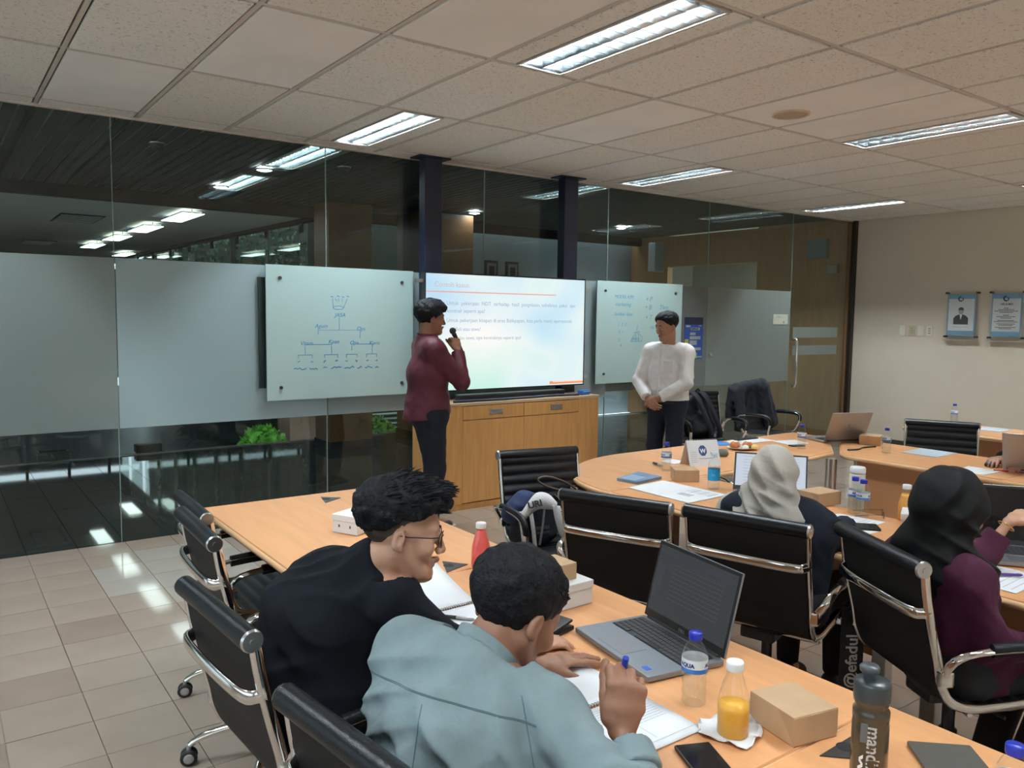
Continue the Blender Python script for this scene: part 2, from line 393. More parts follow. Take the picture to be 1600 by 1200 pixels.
# ------------------------------------------------------------------ head, hair, hands
class Head:
    def __init__(s, c, face, up=(0, 0, 1), scale=1.):
        s.c = np.asarray(c, float); s.f = unit(face); u = np.asarray(up, float); s.u = unit(u-s.f*(u@s.f)); s.r = np.cross(s.f, s.u); s.s = scale
    def p(s, x, y, z): return s.c+s.s*(x*s.r+y*s.f+z*s.u)
    def loc(s, x, y, z):
        qx, qy, qz = x-s.c[0], y-s.c[1], z-s.c[2]
        return tuple((qx*a[0]+qy*a[1]+qz*a[2])/s.s for a in (s.r, s.f, s.u))
    def ax(s): return np.array([s.r, s.f, s.u])
    def prims(s, ears=True):
        S = s.s; X = s.ax(); L = []
        L.append(ell(s.p(0, -.012, .045), X, (.073*S, .093*S, .078*S), .01, 'head'))
        L.append(cone(s.p(0, .020, .01), s.p(0, .047, -.072), (.062*S, .062*S), (.036*S, .036*S), .03*S, s.r, 'head'))
        L.append(cone(s.p(-.045, .0, -.030), s.p(-.020, .055, -.078), .022*S, .016*S, .02*S, None, 'head'))
        L.append(cone(s.p(.045, .0, -.030), s.p(.020, .055, -.078), .022*S, .016*S, .02*S, None, 'head'))
        L.append(ball(s.p(0, .070, -.088), .017*S, .02*S, 'head'))
        L.append(cone(s.p(-.038, .072, .028), s.p(.038, .072, .028), .012*S, .012*S, .02*S, None, 'head'))
        for e in (-1, 1):
            L.append(ball(s.p(e*.046, .058, -.018), .020*S, .025*S, 'head'))
            L.append(ball(s.p(e*.031, .098, .008), .019*S, .012*S, 'head', 'sub'))
            L.append(cone(s.p(e*.022, .083, .012), s.p(e*.042, .076, .011), .009*S, .007*S, .006*S, None, 'head'))
        L.append(cone(s.p(0, .084, .018), s.p(0, .103, -.024), .0075*S, .0105*S, .012*S, None, 'head'))
        for e in (-1, 1): L.append(ball(s.p(e*.011, .094, -.028), .0078*S, .006*S, 'head'))
        L.append(cone(s.p(-.019, .083, -.052), s.p(0, .093, -.050), .005*S, .0065*S, .006*S, None, 'head'))
        L.append(cone(s.p(.019, .083, -.052), s.p(0, .093, -.050), .005*S, .0065*S, .006*S, None, 'head'))
        L.append(cone(s.p(-.016, .082, -.061), s.p(.016, .082, -.061), .0062*S, .0062*S, .006*S, None, 'head'))
        if ears:
            for e in (-1, 1):
                ax = np.array([unit(s.r*e+.22*-s.f), s.f, s.u]); ax[1] = unit(s.f-ax[0]*(s.f@ax[0])-.25*s.u); ax[2] = np.cross(ax[0], ax[1])
                L.append(ell(s.p(e*.077, -.012, .0), ax, (.009*S, .0145*S, .026*S), .006*S, 'head'))
                L.append(ell(s.p(e*.085, -.008, .004), ax, (.0055*S, .008*S, .0145*S), .004*S, 'head', 'sub'))
                L.append(ball(s.p(e*.0745, -.004, -.021), .007*S, .008*S, 'head'))
        return L
    def lipfn(s, P):
        x, y, z = s.loc(P[:, 0], P[:, 1], P[:, 2])
        return (np.abs(x) < .021) & (y > .080) & (z < -.045-.15*np.abs(x)) & (z > -.068)
    def eyes(s, parent):
        for e in (-1, 1):
            m = MB(); m.lathe([(1e-4, -.0118), (.006, -.0102), (.0102, -.006), (.0118, 0), (.0102, .006), (.006, .0102), (1e-4, .0118)], 14)
            m.xf(Matrix.Translation(s.p(e*.031, .0735, .009)) @ Matrix.Scale(s.s, 4)); ey = m.obj('eye', M_eye, parent)
            q = MB(); fr = frame((0, 0, 0), s.r, s.u); fr.translation = Vector(s.p(e*.031, .0845, .008))
            q.lathe([(.0001, .0016), (.003, .0012), (.0055, 0)], 12, cap=False); q.xf(fr @ Matrix.Scale(-1, 4, (0, 0, 1)) @ Matrix.Scale(1, 4)); q.obj('iris', M_iris, ey)
            b = MB(); pts = [s.p(e*(.014+.030*t), .090-.016*t*t, .030+.006*math.sin(t*PI*.8)) for t in [i/6 for i in range(7)]]
            b.tube(pts, [.0022*s.s, .0034*s.s, .0036*s.s, .0034*s.s, .003*s.s, .0024*s.s, .001*s.s], 6); b.obj('eyebrow', M_hair, parent)
def hair_fn(hd, t0=.006, t1=.012, line=None, seed=0, rough=.002, front=0.):
    """hair volume: close at the sides, thicker on top, with a hairline"""
    ly0, lz0 = line or ([-.12, -.07, -.04, -.02, -.008, .014, .022, .045, .06, .075, .12], [-.052, -.05, -.045, -.02, .034, .012, .022, .040, .062, .072, .074])
    def fn(x, y, z):
        a, b, c = hd.loc(x, y, z)
        t = t0+t1*np.clip((c-.01)/.08, 0, 1)**.8+front*np.clip(b/.08, 0, 1)*np.clip((c-.05)/.05, 0, 1)
        r0, r1, r2 = .073+t, .093+t, .078+t
        k0 = np.sqrt((a/r0)**2+((b+.012)/r1)**2+((c-.045)/r2)**2)+1e-6
        k1 = np.sqrt((a/r0**2)**2+((b+.012)/r1**2)**2+((c-.045)/r2**2)**2)+1e-6
        d = k0*(k0-1)/k1
        d = d+rough*(np.sin(90*a+seed+3*np.sin(60*c))*np.sin(70*b+40*c)+.6*np.sin(190*a+2*np.sin(120*b))*np.sin(160*b+seed))
        zl = np.interp(np.broadcast_to(b, d.shape), ly0, lz0)
        cl = (zl-c)*.7+.0015*np.sin(400*b+5*a*100)
        return np.maximum(d, cl)*hd.s
    return fn
def add_hair(hd, parent, name='hair', h=.004, m=None, **k):
    fn = hair_fn(hd, **k)
    return sculpt(name, [func(hd.p(0, -.01, .04), .135*hd.s, fn, .001)], m or M_hair, parent, h)
def hair_tufts(hd, parent, n, region, length, flow, w=.004, seed=3, m=None, lift=.3, droop=.0, base=.012):
    rnd = random.Random(seed); b = MB()
    for i in range(n):
        u, v = rnd.random(), rnd.random()
        a = region(u, v)                                   # local direction on the skull
        d = Vector(a).normalized(); p0 = Vector((d.x*(.073+base), -.012+d.y*(.093+base), .045+d.z*(.078+base)))*.99
        f = Vector(flow(p0, rnd)).normalized(); L = length*(.6+.8*rnd.random()); dr = (f+d*lift).normalized()
        pts = []; p = p0.copy()
        for k in range(4):
            pts.append(hd.p(*p)); p = p+dr*L/3; dr = (dr-d*droop*(k+1)+f*.25).normalized()
        b.tube(pts, [w*hd.s, w*.95*hd.s, w*.6*hd.s, w*.08*hd.s], 4, cap=False)
    return b.obj('hair_tufts', m or M_hair, parent)
def hand(wrist, d, palm, curl=(.3, .3, .3, .3), thumb=(.5, .3), right=True, s=1., k=.004, fore=None, spread=.06):
    """palm and five fingers; d = direction from wrist to knuckles, palm = palm normal (towards what is held)"""
    d = unit(d); pn = np.asarray(palm, float); pn = unit(pn-d*(pn@d)); sd = np.cross(d, pn)*(1 if right else -1)   # sd points to the thumb side
    w = np.asarray(wrist, float); L = []
    L.append(cone(w, w+d*.045*s, (.026*s, .017*s), (.037*s, .014*s), .012, sd, 'hand'))
    L.append(cone(w+d*.045*s, w+d*.082*s, (.037*s, .014*s), (.038*s, .0115*s), .010, sd, 'hand'))
    L.append(ell(w+d*.035*s+sd*.022*s+pn*.008*s, np.array([sd, d, pn]), (.016*s, .028*s, .014*s), .01, 'hand'))
    lens = (.074, .082, .077, .060); offs = (.029, .0095, -.010, -.0285); kn = (.084, .088, .084, .076)
    for i in range(4):
        b = w+d*kn[i]*s+sd*offs[i]*s; a = spread*(1.5-i); dd = unit(d*math.cos(a)+sd*math.sin(a)); ang = 0.
        r = (.0092, .0095, .009, .0078)[i]*s; seg = [.46, .30, .24]
        for j in range(3):
            c = curl[i] if np.isscalar(curl[i]) else curl[i][j]
            ang += c*(1, 1.25, .9)[j]
            e = unit(dd*math.cos(ang)+pn*math.sin(ang)); n2 = b+e*lens[i]*s*seg[j]
            L.append(cone(b, n2, r*(1-.07*j), r*(.93-.07*j), k if j else .008, None, 'hand')); b = n2
    b = w+d*.022*s+sd*.026*s+pn*.004*s; a, c = thumb
    e = unit(d*math.cos(a)+sd*math.sin(a)+pn*.35); n2 = b+e*.040*s; L.append(cone(b, n2, .014*s, .0115*s, .010, None, 'hand')); b = n2
    for j, ln in enumerate((.034, .026)):
        e = unit(e*math.cos(c)+(pn*.8+d*.5-sd*.3)*math.sin(c)); n2 = b+e*ln*s; L.append(cone(b, n2, .0108*s-.001*j, .0098*s-.0012*j, k, None, 'hand')); b = n2
    return L

# ------------------------------------------------------------------ a clothed person
def limbs(J, sc=1., female=False):
    """primitive list of the whole body from a dict of joints"""
    r = unit(J['rsh']-J['lsh']); L = []; w = .92 if female else 1.
    P, C, N = J['pelvis'], J['chest'], J['neck']; Wt = J.get('waist', P*.55+C*.45)
    L.append(cone(P, Wt, (.160*w*sc, .115*sc), (.140*w*sc, .105*sc), .04, r, 'torso'))
    L.append(cone(Wt, C, (.140*w*sc, .105*sc), (.158*w*sc, .112*sc), .04, r, 'torso'))
    sh = (J['rsh']+J['lsh'])/2; up = C*.35+sh*.65
    L.append(cone(C, up, (.158*w*sc, .112*sc), (.150*w*sc, .080*sc), .04, r, 'torso'))
    L.append(cone(J['lsh'], J['rsh'], .052*sc, .052*sc, .05, None, 'torso'))
    for s in ('l', 'r'):
        L.append(cone(N, J[s+'sh']*.8+N*.2, .042*sc, .040*sc, .05, None, 'torso'))
        S_, E_, W_ = J[s+'sh'], J[s+'el'], J[s+'wr']
        L.append(cone(S_, E_, .050*w*sc, .039*w*sc, .03, None, 'uarm'+s)); L.append(cone(E_, W_, .038*w*sc, .026*w*sc, .015, None, 'farm'+s))
        H_, K_, A_ = J[s+'hip'], J[s+'kn'], J[s+'an']
        L.append(cone(P*.4+H_*.6, H_, .105*sc, .090*sc, .04, None, 'leg')); L.append(cone(H_, K_, .082*sc, .056*sc, .04, None, 'leg'))
        L.append(cone(K_, A_, .054*sc, .037*sc, .03, None, 'leg'))
        T_ = J[s+'toe']; L.append(cone(A_+V(0, 0, -.02), T_, .036*sc, .026*sc, .02, None, 'foot'))
    hb = J['head'].p(0, -.022, -.045); L.append(cone(N, hb, .056*sc*w, .052*sc*w, .025, None, 'neck'))
    return L
def folds(spots, base=.0015, seed=0., fk=38.):
    """cloth relief: a soft overall crumple and directional creases at named spots (centre, radius, direction, amplitude, frequency)"""
    def fn(x, y, z):
        d = base*(np.sin(fk*x+seed+2.2*np.sin(.45*fk*z+seed))*np.sin(.8*fk*y+1.7*np.sin(.6*fk*x))+.6*np.sin(1.9*fk*z+1.5*np.sin(fk*(x-y))+seed))
        for (c, R, k, amp, fr) in spots:
            q2 = ((x-c[0])**2+(y-c[1])**2+(z-c[2])**2)/R**2
            ph = fr*(x*k[0]+y*k[1]+z*k[2])+1.1*np.sin(.30*fr*(x*k[1]-y*k[0]+z*k[2]*.3)+seed)
            d = d+amp*np.exp(-q2*1.6)*(1-2*np.abs(np.sin(ph*.5))**.8)
        return -d
    return fn
def pick(L, *tags): return [p for p in L if any(p['tag'].startswith(t) for t in tags)]
def thicker(L, dr):
    out = []
    for p in L:
        q = dict(p)
        if p['t'] == 'cone': q['ra'] = tuple(a+dr for a in p['ra']); q['rb'] = tuple(a+dr for a in p['rb'])
        elif p['t'] == 'ell': q['r'] = tuple(a+dr for a in p['r'])
        out.append(q)
    return out
# ------------------------------------------------------------------ the room shell
XL, YB = -3.05, -5.1           # left wall and wall behind the camera
def cpy(name, me, parent, loc, rz=0):
    o = link(name, me, parent); o.location = loc
    if rz: o.rotation_euler = (0, 0, rz)
    return o
def vis_key(x, y):              # distance to the eye, pieces outside the view last
    d = math.hypot(x, y); a = math.atan2(x, y)
    return d + (0 if -.02 < a < 1.28 else 100)
# floor: screed with 30 cm tiles
FL = struct('floor', MB().box(((XL+RX)/2, (YB+GY)/2, -.06), (RX-XL, GY-YB, .10)), M_grout)
def tiles(parent, x0, x1, y0, y1, px, py, ox, oy, choose, zt=0., n_single=300, names='tile', th=.011, tw=.6):
    cells = []
    i0 = math.floor((x0-ox)/px); i1 = math.ceil((x1-ox)/px); j0 = math.floor((y0-oy)/py); j1 = math.ceil((y1-oy)/py)
    for i in range(i0, i1):
        for j in range(j0, j1):
            a, b = max(ox+i*px, x0), min(ox+(i+1)*px, x1); c, d = max(oy+j*py, y0), min(oy+(j+1)*py, y1)
            if b-a > .02 and d-c > .02: cells.append(((a+b)/2, (c+d)/2, b-a, d-c, i, j))
    cells.sort(key=lambda q: vis_key(q[0], q[1])); cache = {}; rest = {}
    rnd = random.Random(5)
    for n, (x, y, w, d, i, j) in enumerate(cells):
        m = choose(i, j, rnd); dz = rnd.uniform(-.0004, .0004); g = .0035
        if n < n_single:
            key = (round(w, 3), round(d, 3), m.name)
            if key not in cache: cache[key] = MB().box((0, 0, -th/2), (w-g, d-g, th)).mesh(names, m)
            cpy(names, cache[key], parent, (x, y, zt+dz))
        else: rest.setdefault(m.name, MB()).box((x, y, zt+dz-th/2), (w-g, d-g, th))
    for k, b in rest.items(): b.obj(names+'_field', MATS[k], parent, kind='stuff')
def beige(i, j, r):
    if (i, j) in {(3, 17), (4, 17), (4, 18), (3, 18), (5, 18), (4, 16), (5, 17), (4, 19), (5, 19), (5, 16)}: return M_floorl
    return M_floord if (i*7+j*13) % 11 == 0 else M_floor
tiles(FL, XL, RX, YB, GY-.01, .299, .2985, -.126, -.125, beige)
# lobby beyond the glass: black polished tiles
FB = struct('floor_lobby', MB().box((3.7, 8.01, -.06), (13.6, 3.74, .10)), M_black_grout)
tiles(FB, -3.05, 10.4, GY+.01, 9.80, .299, .60, -.126, 6.23, lambda i, j, r: M_black_tile)
MB().box((3.7, 9.86, -.03), (13.6, .11, .065)).obj('threshold', M_slat, FB); MB().box((3.7, 9.80, .004), (13.6, .012, .012)).obj('threshold_strip', M_steel, FB)
struct('floor_terrace', MB().box((0, 17.9, -.60), (22, 15.8, .10)), mat('pond_dark', (.006, .010, .011), .35, spec=.2, bump=.12, bscale=9))
# ceiling of the room: grid runners with lay-in tiles
CE = struct('ceiling', MB().box(((XL+RX)/2, (YB+GY)/2, CEIL+.12), (RX-XL, GY-YB, .04)), M_dark)
CX0, CY0, CPX, CPY = .609, 4.737, .6, 1.2
xs = [CX0+CPX*i for i in range(-7, 17)]; ys = [CY0+CPY*j for j in range(-9, 3)]
rt_me = {}
for x in xs:
    if XL < x < RX: cpy('grid_runner', rt_me.setdefault('y', MB().box((0, 0, .006), (.024, GY-YB, .012)).mesh('grid_runner', M_tbar)), CE, (x, (YB+GY)/2, CEIL))
for y in ys:
    if YB < y < GY: cpy('grid_runner', rt_me.setdefault('x', MB().box((0, 0, .0065), (RX-XL, .024, .012)).mesh('grid_runner', M_tbar)), CE, ((XL+RX)/2, y, CEIL))
TRO = [(x, y) for x in (-.29, 2.715, 5.73, 8.755) for y in (5.345, 2.945, .545, -1.855, -4.2)]
SPK = (4.545, 3.24)
rnd = random.Random(11)
tile_me = {}
for i in range(-7, 17):
    for j in range(-9, 2):
        a, b = max(CX0+CPX*i, XL), min(CX0+CPX*(i+1), RX); c, d = max(CY0+CPY*j, YB), min(CY0+CPY*(j+1), GY)
        if b-a < .03 or d-c < .03: continue
        x, y, w, l = (a+b)/2, (c+d)/2, b-a, d-c
        tro = [t for t in TRO if abs(t[0]-x) < .3 and abs(t[1]-y) < .55 and l > 1]
        k = 'smooth' if (i, j) in {(0, 0), (1, -1), (6, -2), (7, -2)} or rnd.random() < .06 else 'mineral'
        m = M_ceilb if k == 'smooth' else M_ceil
        if tro:
            for s in (-1, 1):
                key = (k, round(w, 3), round(l, 3), 'side')
                if key not in tile_me: tile_me[key] = MB().box((0, 0, .008), (.118, l-.042, .016), ch=.003).mesh('ceiling_strip', m)
                cpy('ceiling_strip', tile_me[key], CE, (x+s*(w/2-.020-.059), y, CEIL-.004))
        else:
            key = (k, round(w, 3), round(l, 3))
            if key not in tile_me: tile_me[key] = MB().box((0, 0, .008), (w-.042, l-.042, .016), ch=.003).mesh('ceiling_tile', m)
            o = cpy('ceiling_tile', tile_me[key], CE, (x, y, CEIL-.004+rnd.uniform(-.0015, .0015)))
            if abs(x-SPK[0]) < .3 and abs(y-SPK[1]) < .6: o.name = 'ceiling_tile'
# edge moulding above the glass
MB().box(((XL+RX)/2, GY-.015, CEIL+.0), (RX-XL, .03, .03)).obj('trim_1', M_tbar, kind='structure')
# walls
struct('wall_right', MB().box((RX+.06, (YB+GY)/2, CEIL/2), (.12, GY-YB, CEIL+.2)), M_wall)
WLf = struct('wall_left', MB().box((XL-.06, (YB+GY)/2, .40), (.12, GY-YB, 1.0)).box((XL-.06, (YB+GY)/2, 2.86), (.12, GY-YB, .42)).box((XL-.06, YB+.3, 1.78), (.12, .6, 1.8)).box((XL-.06, GY-.3, 1.78), (.12, .6, 1.8)), M_wallw)
WN = struct('window_11', MB().box((XL-.06, (YB+GY)/2, 1.775), (.012, GY-YB-1.2, 1.75)), glass_mat('glass_outer', (.92, .95, .95), 1.))  # unseen window added to let daylight lift the ceiling
for k in range(8): MB().box((XL-.05, YB+.6+k*(GY-YB-1.2)/7, 1.775), (.09, .05, 1.75)).obj('mullion', mat('window_frame_white', (.7, .7, .7), .4), WN)
struct('bounce_paving', MB().box((XL-9, 0, -.15), (17.7, 22, .1)), mat('paving_bounce', (.62, .60, .56), .9))  # unseen pale ground added to bounce daylight up through the window
struct('wall_back', MB().box(((XL+RX)/2, YB-.06, CEIL/2), (RX-XL+.24, .12, CEIL+.2)), M_wallw)
struct('baseboard_right', MB().box((RX-.008, (YB+GY)/2, .05), (.016, GY-YB-.1, .10)), mat('skirting_dark', (.06, .045, .035), .5))
struct('trim_2', MB().box((RX-.035, GY-.02, CEIL/2), (.07, .09, CEIL)), mat('jamb_dark', (.018, .013, .010), .4))
# ------------------------------------------------------------------ glass partition
G_clear = glass_mat('glass_clear', (.88, .94, .925), 1.0)
G_edge = mat('glass_edge_green', (.30, .42, .38), .25)
def film_mat(n, c, op): return glass_mat(n, (.86, .93, .91), .8, op, c)
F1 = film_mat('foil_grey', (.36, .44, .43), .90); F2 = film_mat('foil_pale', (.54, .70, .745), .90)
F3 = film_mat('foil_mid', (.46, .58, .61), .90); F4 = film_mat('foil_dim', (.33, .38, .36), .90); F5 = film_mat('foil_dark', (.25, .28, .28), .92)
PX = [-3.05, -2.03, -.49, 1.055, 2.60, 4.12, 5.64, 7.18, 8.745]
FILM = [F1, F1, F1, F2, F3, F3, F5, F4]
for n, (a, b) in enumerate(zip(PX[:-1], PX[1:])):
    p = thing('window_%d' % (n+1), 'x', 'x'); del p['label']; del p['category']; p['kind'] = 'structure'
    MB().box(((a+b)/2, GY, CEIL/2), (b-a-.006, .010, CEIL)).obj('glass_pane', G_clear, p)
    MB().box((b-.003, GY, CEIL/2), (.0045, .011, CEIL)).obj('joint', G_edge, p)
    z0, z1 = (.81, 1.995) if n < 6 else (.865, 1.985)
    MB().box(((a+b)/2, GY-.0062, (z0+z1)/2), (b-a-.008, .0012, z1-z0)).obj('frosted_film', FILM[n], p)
# glass door leaf at the right end
D = thing('door_1', 'x', 'x'); del D['label']; del D['category']; D['kind'] = 'structure'
MB().box((9.36, GY, 1.475), (1.21, .012, 2.93)).obj('glass_leaf', G_clear, D)
for z0, z1 in ((1.405, 1.54), (1.185, 1.305)): MB().box((9.30, GY-.008, (z0+z1)/2), (.98, .0012, z1-z0)).obj('frosted_band', F4, D)
MB().tube([(8.80, GY-.02, 1.385), (8.80, GY-.07, 1.395), (8.80, GY-.085, 1.36), (8.80, GY-.085, 1.09), (8.80, GY-.085, .83), (8.80, GY-.07, .795), (8.80, GY-.02, .80)], .016, 12).obj('door_handle', M_chrome, D)
MB().box((9.99, GY, 1.475), (.03, .04, 2.95)).obj('door_jamb', M_woodd, D)
# round clamp on the glass
f = MB().lathe([(.012, 0), (.018, .004), (.018, .012), (.006, .016)], 16); f.xf(frame((7.25, GY-.012, 1.22), (1, 0, 0), (0, 0, 1)))
t = f.obj('glass_clamp', M_steel, label='small round steel glass clamp on the frosted panel left of the door', cat='clamp')
t = MB().box((8.545, GY-.009, 1.635), (.295, .004, .125), ch=.001).obj('notice_paper', mat('paper_cream', (.52, .56, .47), .8), label='small cream paper notice taped to the glass left of the door handle', cat='notice')
text_mb('TARIK', .03, .0003, 'LEFT', xf=frame((8.46, GY-.0115, 1.655), (1, 0, 0), (0, 0, 1))).obj('lettering', M_greyink, t)
MB().lathe([(.0001, .001), (.014, 0)], 14, cap=False).xf(frame((8.61, GY-.0115, 1.60), (1, 0, 0), (0, 0, 1))).obj('red_mark', mat('mark_red', (.6, .12, .08), .6), t)
# poster on the dark panel
po = thing('poster', 'blue printed event poster stuck on the dark glass panel behind the man in white', 'poster', (0, 0, 0))
yy = GY-.0085
M_pb = mat('poster_blue', (.03, .09, .42), .5); M_pn = mat('poster_navy', (.01, .02, .05), .5); M_pg = mat('poster_grey', (.40, .45, .44), .5); M_py = mat('poster_yellow', (.5, .5, .06), .5); M_pgr = mat('poster_green', (.30, .55, .20), .5)
MB().box((6.965, yy, 1.41), (.305, .004, .47)).obj('sheet', M_pb, po)
q = MB()
for (x, z, w, h) in [(6.965, 1.605, .30, .08)]: q.box((x, yy-.0025, z), (w, .001, h))
q.obj('header_band', M_pn, po)
q = MB()
for (x, z, w, h) in [(6.99, 1.515, .15, .03), (6.95, 1.46, .09, .03), (6.99, 1.415, .18, .035), (6.87, 1.545, .07, .02), (6.96, 1.36, .12, .05), (6.97, 1.29, .24, .03), (7.07, 1.55, .05, .01)]: q.box((x, yy-.0025, z), (w, .001, h))
q.obj('print_blocks', M_pg, po)
MB().box((6.85, yy-.0025, 1.375), (.06, .001, .05)).obj('print_spot', M_py, po)
MB().box((6.99, yy-.0025, 1.20), (.24, .001, .015)).box((7.0, yy-.0026, 1.215), (.06, .001, .06)).obj('ticket_strip', M_pgr, po)
text_mb('SEMINAR', .03, .0003, 'LEFT', bold=.0008, xf=frame((6.92, yy-.0032, 1.505), (1, 0, 0), (0, 0, 1))).obj('lettering', M_pn, po)
# steel posts carrying the screen
for i, x in enumerate((3.475, 4.985)):
    t = thing('steel_post', ['dark navy square steel post rising behind the left side of the television', 'dark navy square steel post rising behind the right side of the television'][i], 'post', (x, 5.985, 0), group='steel posts')
    MB().box((0, 0, CEIL/2), (.165, .10, CEIL-.012), ch=.004).obj('shaft', M_navypost, t)
    MB().box((0, 0, CEIL-.012), (.30, .17, .012)).obj('ceiling_plate', M_navypost, t)

# ------------------------------------------------------------------ recessed twin-tube troffers
M_tube = mat('fluorescent_tube', (1, 1, 1), .5, emit=(.86, .95, 1.0), estr=TUBE)
M_refl = mat('troffer_reflector', (.80, .86, .90), .3, metal=.965)
M_louv = mat('louvre_metal', (.78, .85, .90), .25, metal=.965)
def make_troffer():
    t = thing('ceiling_troffer', 'x', 'ceiling light')
    b = MB(); w, l = .30, 1.165
    for s in (-1, 1):
        b.box((s*(w/2-.006), 0, .001), (.012, l, .012)); b.box((0, s*(l/2-.006), .001), (w, .012, .012))
    b.obj('frame', M_tbar, t)
    r = MB()
    for c in (-.069, .069):
        prof = [(-.063, .004), (-.058, .035), (-.040, .070), (0, .088), (.040, .070), (.058, .035), (.063, .004)]
        r.sheet([[(c+x, y, z) for x, z in prof] for y in (-l/2+.012, l/2-.012)], .002, smooth=True)
    for s in (-1, 1): r.box((0, s*(l/2-.010), .045), (w-.02, .004, .085))
    r.obj('reflector', M_refl, t)
    for c in (-.069, .069):
        q = MB().tube([(c, -l/2+.03, .070), (c, l/2-.03, .070)], .010, 8); q.obj('tube', M_tube, t)
    z1 = .052; n = 13
    f = MB().add([(-.060, -.003, .003), (.060, -.003, .003), (.060, .003, .003), (-.060, .003, .003), (-.055, 0, z1), (.055, 0, z1)], [(0, 1, 2, 3), (0, 4, 5, 1), (2, 5, 4, 3), (1, 5, 2), (3, 4, 0)]).mesh('louvre_blade', M_louv)
    for c in (-.069, .069):
        for i in range(n): cpy('louvre_blade', f, t, (c, -l/2+(i+.5)*l/n, 0))
    return t
TRL = {(2.715, 5.345): 'short twin-tube troffer at the glass wall, upper left of the television', (2.715, 2.945): 'largest bright louvred troffer, at the top centre of the ceiling',
       (5.73, 5.345): 'louvred troffer right of the second steel post, near the glass wall', (5.73, 2.945): 'long louvred troffer at the upper right beside the round ceiling speaker',
       (8.755, 5.345): 'farthest thin troffer above the glass door corner', (8.755, 2.945): 'troffer whose left tip shows at the right picture edge'}
tr0 = make_troffer(); first = True
for x, y in TRO:
    o = tr0 if first else copy_tree(tr0); first = False
    o.location = (x, y, CEIL); o['label'] = TRL.get((x, y), 'louvred twin-tube troffer outside the picture, mirrored in the glass'); o['group'] = 'louvred ceiling troffers'
M_tubed = mat('lobby_fill_tube', (1, 1, 1), .5, emit=(.86, .97, .95), estr=100)  # lobby troffers are added to light the lobby, where room troffers mirror
for (x, y, lb) in ((2.715, 6.95, 'added lobby troffer behind the glass, just past the short troffer at the upper left'), (5.73, 6.95, 'added lobby troffer between the two steel posts, seen through the glass'), (8.755, 6.95, 'thin added lobby troffer seen above the frosted panel by the door'),
                   (2.715, 8.7, 'second added lobby troffer, farther back in the dark slatted ceiling'), (8.755, 9.1, 'far added lobby troffer above the right whiteboard')):
    o = copy_tree(tr0); o.location = (x, y, CEIL+.040); o['label'] = lb; o['group'] = 'added lobby troffers'
    for c in o.children:
        if c.name.startswith('tube'): c.data = c.data.copy(); c.data.materials[0] = M_tubed
# round ceiling speaker
t = thing('ceiling_speaker', 'round beige speaker grille set in the ceiling', 'speaker', (SPK[0], SPK[1], CEIL-.004))
MB().lathe([(.118, -.001), (.118, -.010), (.104, -.012), (.102, -.004)], 40, cap=False).obj('rim', mat('speaker_rim', (.70, .56, .42), .6), t)
MB().lathe([(.104, -.003), (.104, -.007), (.06, -.009), (.0005, -.010)], 40).obj('grille', mat('speaker_grille', (.56, .45, .35), .8, bump=.6, bscale=900), t)
# return-air vent behind the camera
t = thing('ceiling_vent', 'slotted air vent in the ceiling, seen mirrored in the glass', 'vent', (1.79, -.65, CEIL-.004))
b = MB(); b.box((0, 0, .002), (.54, 1.13, .006)); b.obj('backing', M_dark, t)
for i in range(9): MB().box((0, -.5+i*.125, -.004), (.50, .05, .006)).obj('slat', M_tbar, t)

# ------------------------------------------------------------------ lobby and garden beyond the glass
M_lw = mat('lobby_wall_wood', (.50, .27, .12), .5, var=.1, vscale=6, stretch=(4, 4, .4))
struct('ceiling_lobby', MB().box((3.6, 8.15, CEIL+.16), (14.2, 4.0, .06)), mat('slat_backing', (.62, .66, .60), .8))
CL = bpy.data.objects['ceiling_lobby']
sm = {}
LTR = [(2.715, 6.95), (5.73, 6.95), (8.755, 6.95), (2.715, 8.7), (8.755, 9.1)]
def slat_piece(x, a, b):
    k = round(b-a, 3)
    if k not in sm: sm[k] = MB().box((0, 0, 0), (.080, k, .006)).mesh('slat', M_slat)
    cpy('slat', sm[k], CL, (x, (a+b)/2, CEIL+.046))
for i in range(132):
    x = -3.0+i*.1
    if x > 10: continue
    a = 6.16
    for (tx, ty) in sorted([t for t in LTR if abs(t[0]-x) < .19], key=lambda t: t[1]): slat_piece(x, a, ty-.60); a = ty+.60
    slat_piece(x, a, 10.10)
xs_ = [-3.5]+sorted({t[0] for t in LTR})+[10.7]
bb = MB()
for p, q in zip(xs_[:-1], xs_[1:]): bb.box(((p+q)/2, 8.15, CEIL+.062), (q-p-.36 if p > -3 and q < 10 else q-p-.18, 4.0, .004), 0)
bb.obj('backing_sheet', MATS['slat_backing'], CL)
struct('ceiling_hall', MB().box((.6, 17.6, CEIL+.05), (7.4, 14.9, .10)), mat('hall_ceiling', (.62, .62, .56), .9))
struct('trim_3', MB().box((3.6, 10.12, CEIL-.02), (14.2, .10, .14)), M_dark)
struct('wall_lobby', MB().box((7.88, 10.36, CEIL/2), (4.46, .10, CEIL+.1)), mat('lobby_wall_bluegrey', (.36, .42, .44), .8))
WR = struct('wall_lobby_side', MB().box((10.12, 6.9, CEIL/2), (.12, 1.5, CEIL+.1)), M_lw)
MB().box((10.12, 9.9, CEIL/2), (.12, .9, CEIL+.1)).obj('panel', M_lw, WR)
MB().box((10.12, 8.55, CEIL-.22), (.12, 1.8, .50)).obj('lintel', M_lw, WR)
struct('wall_room_beyond', MB().box((12.6, 8.6, CEIL/2), (.1, 5.0, CEIL)), mat('beyond_wall', (.36, .36, .31), .8))
struct('wall_room_beyond_far', MB().box((11.4, 11.15, CEIL/2), (2.6, .1, CEIL)), mat('beyond_wall', (0, 0, 0)))
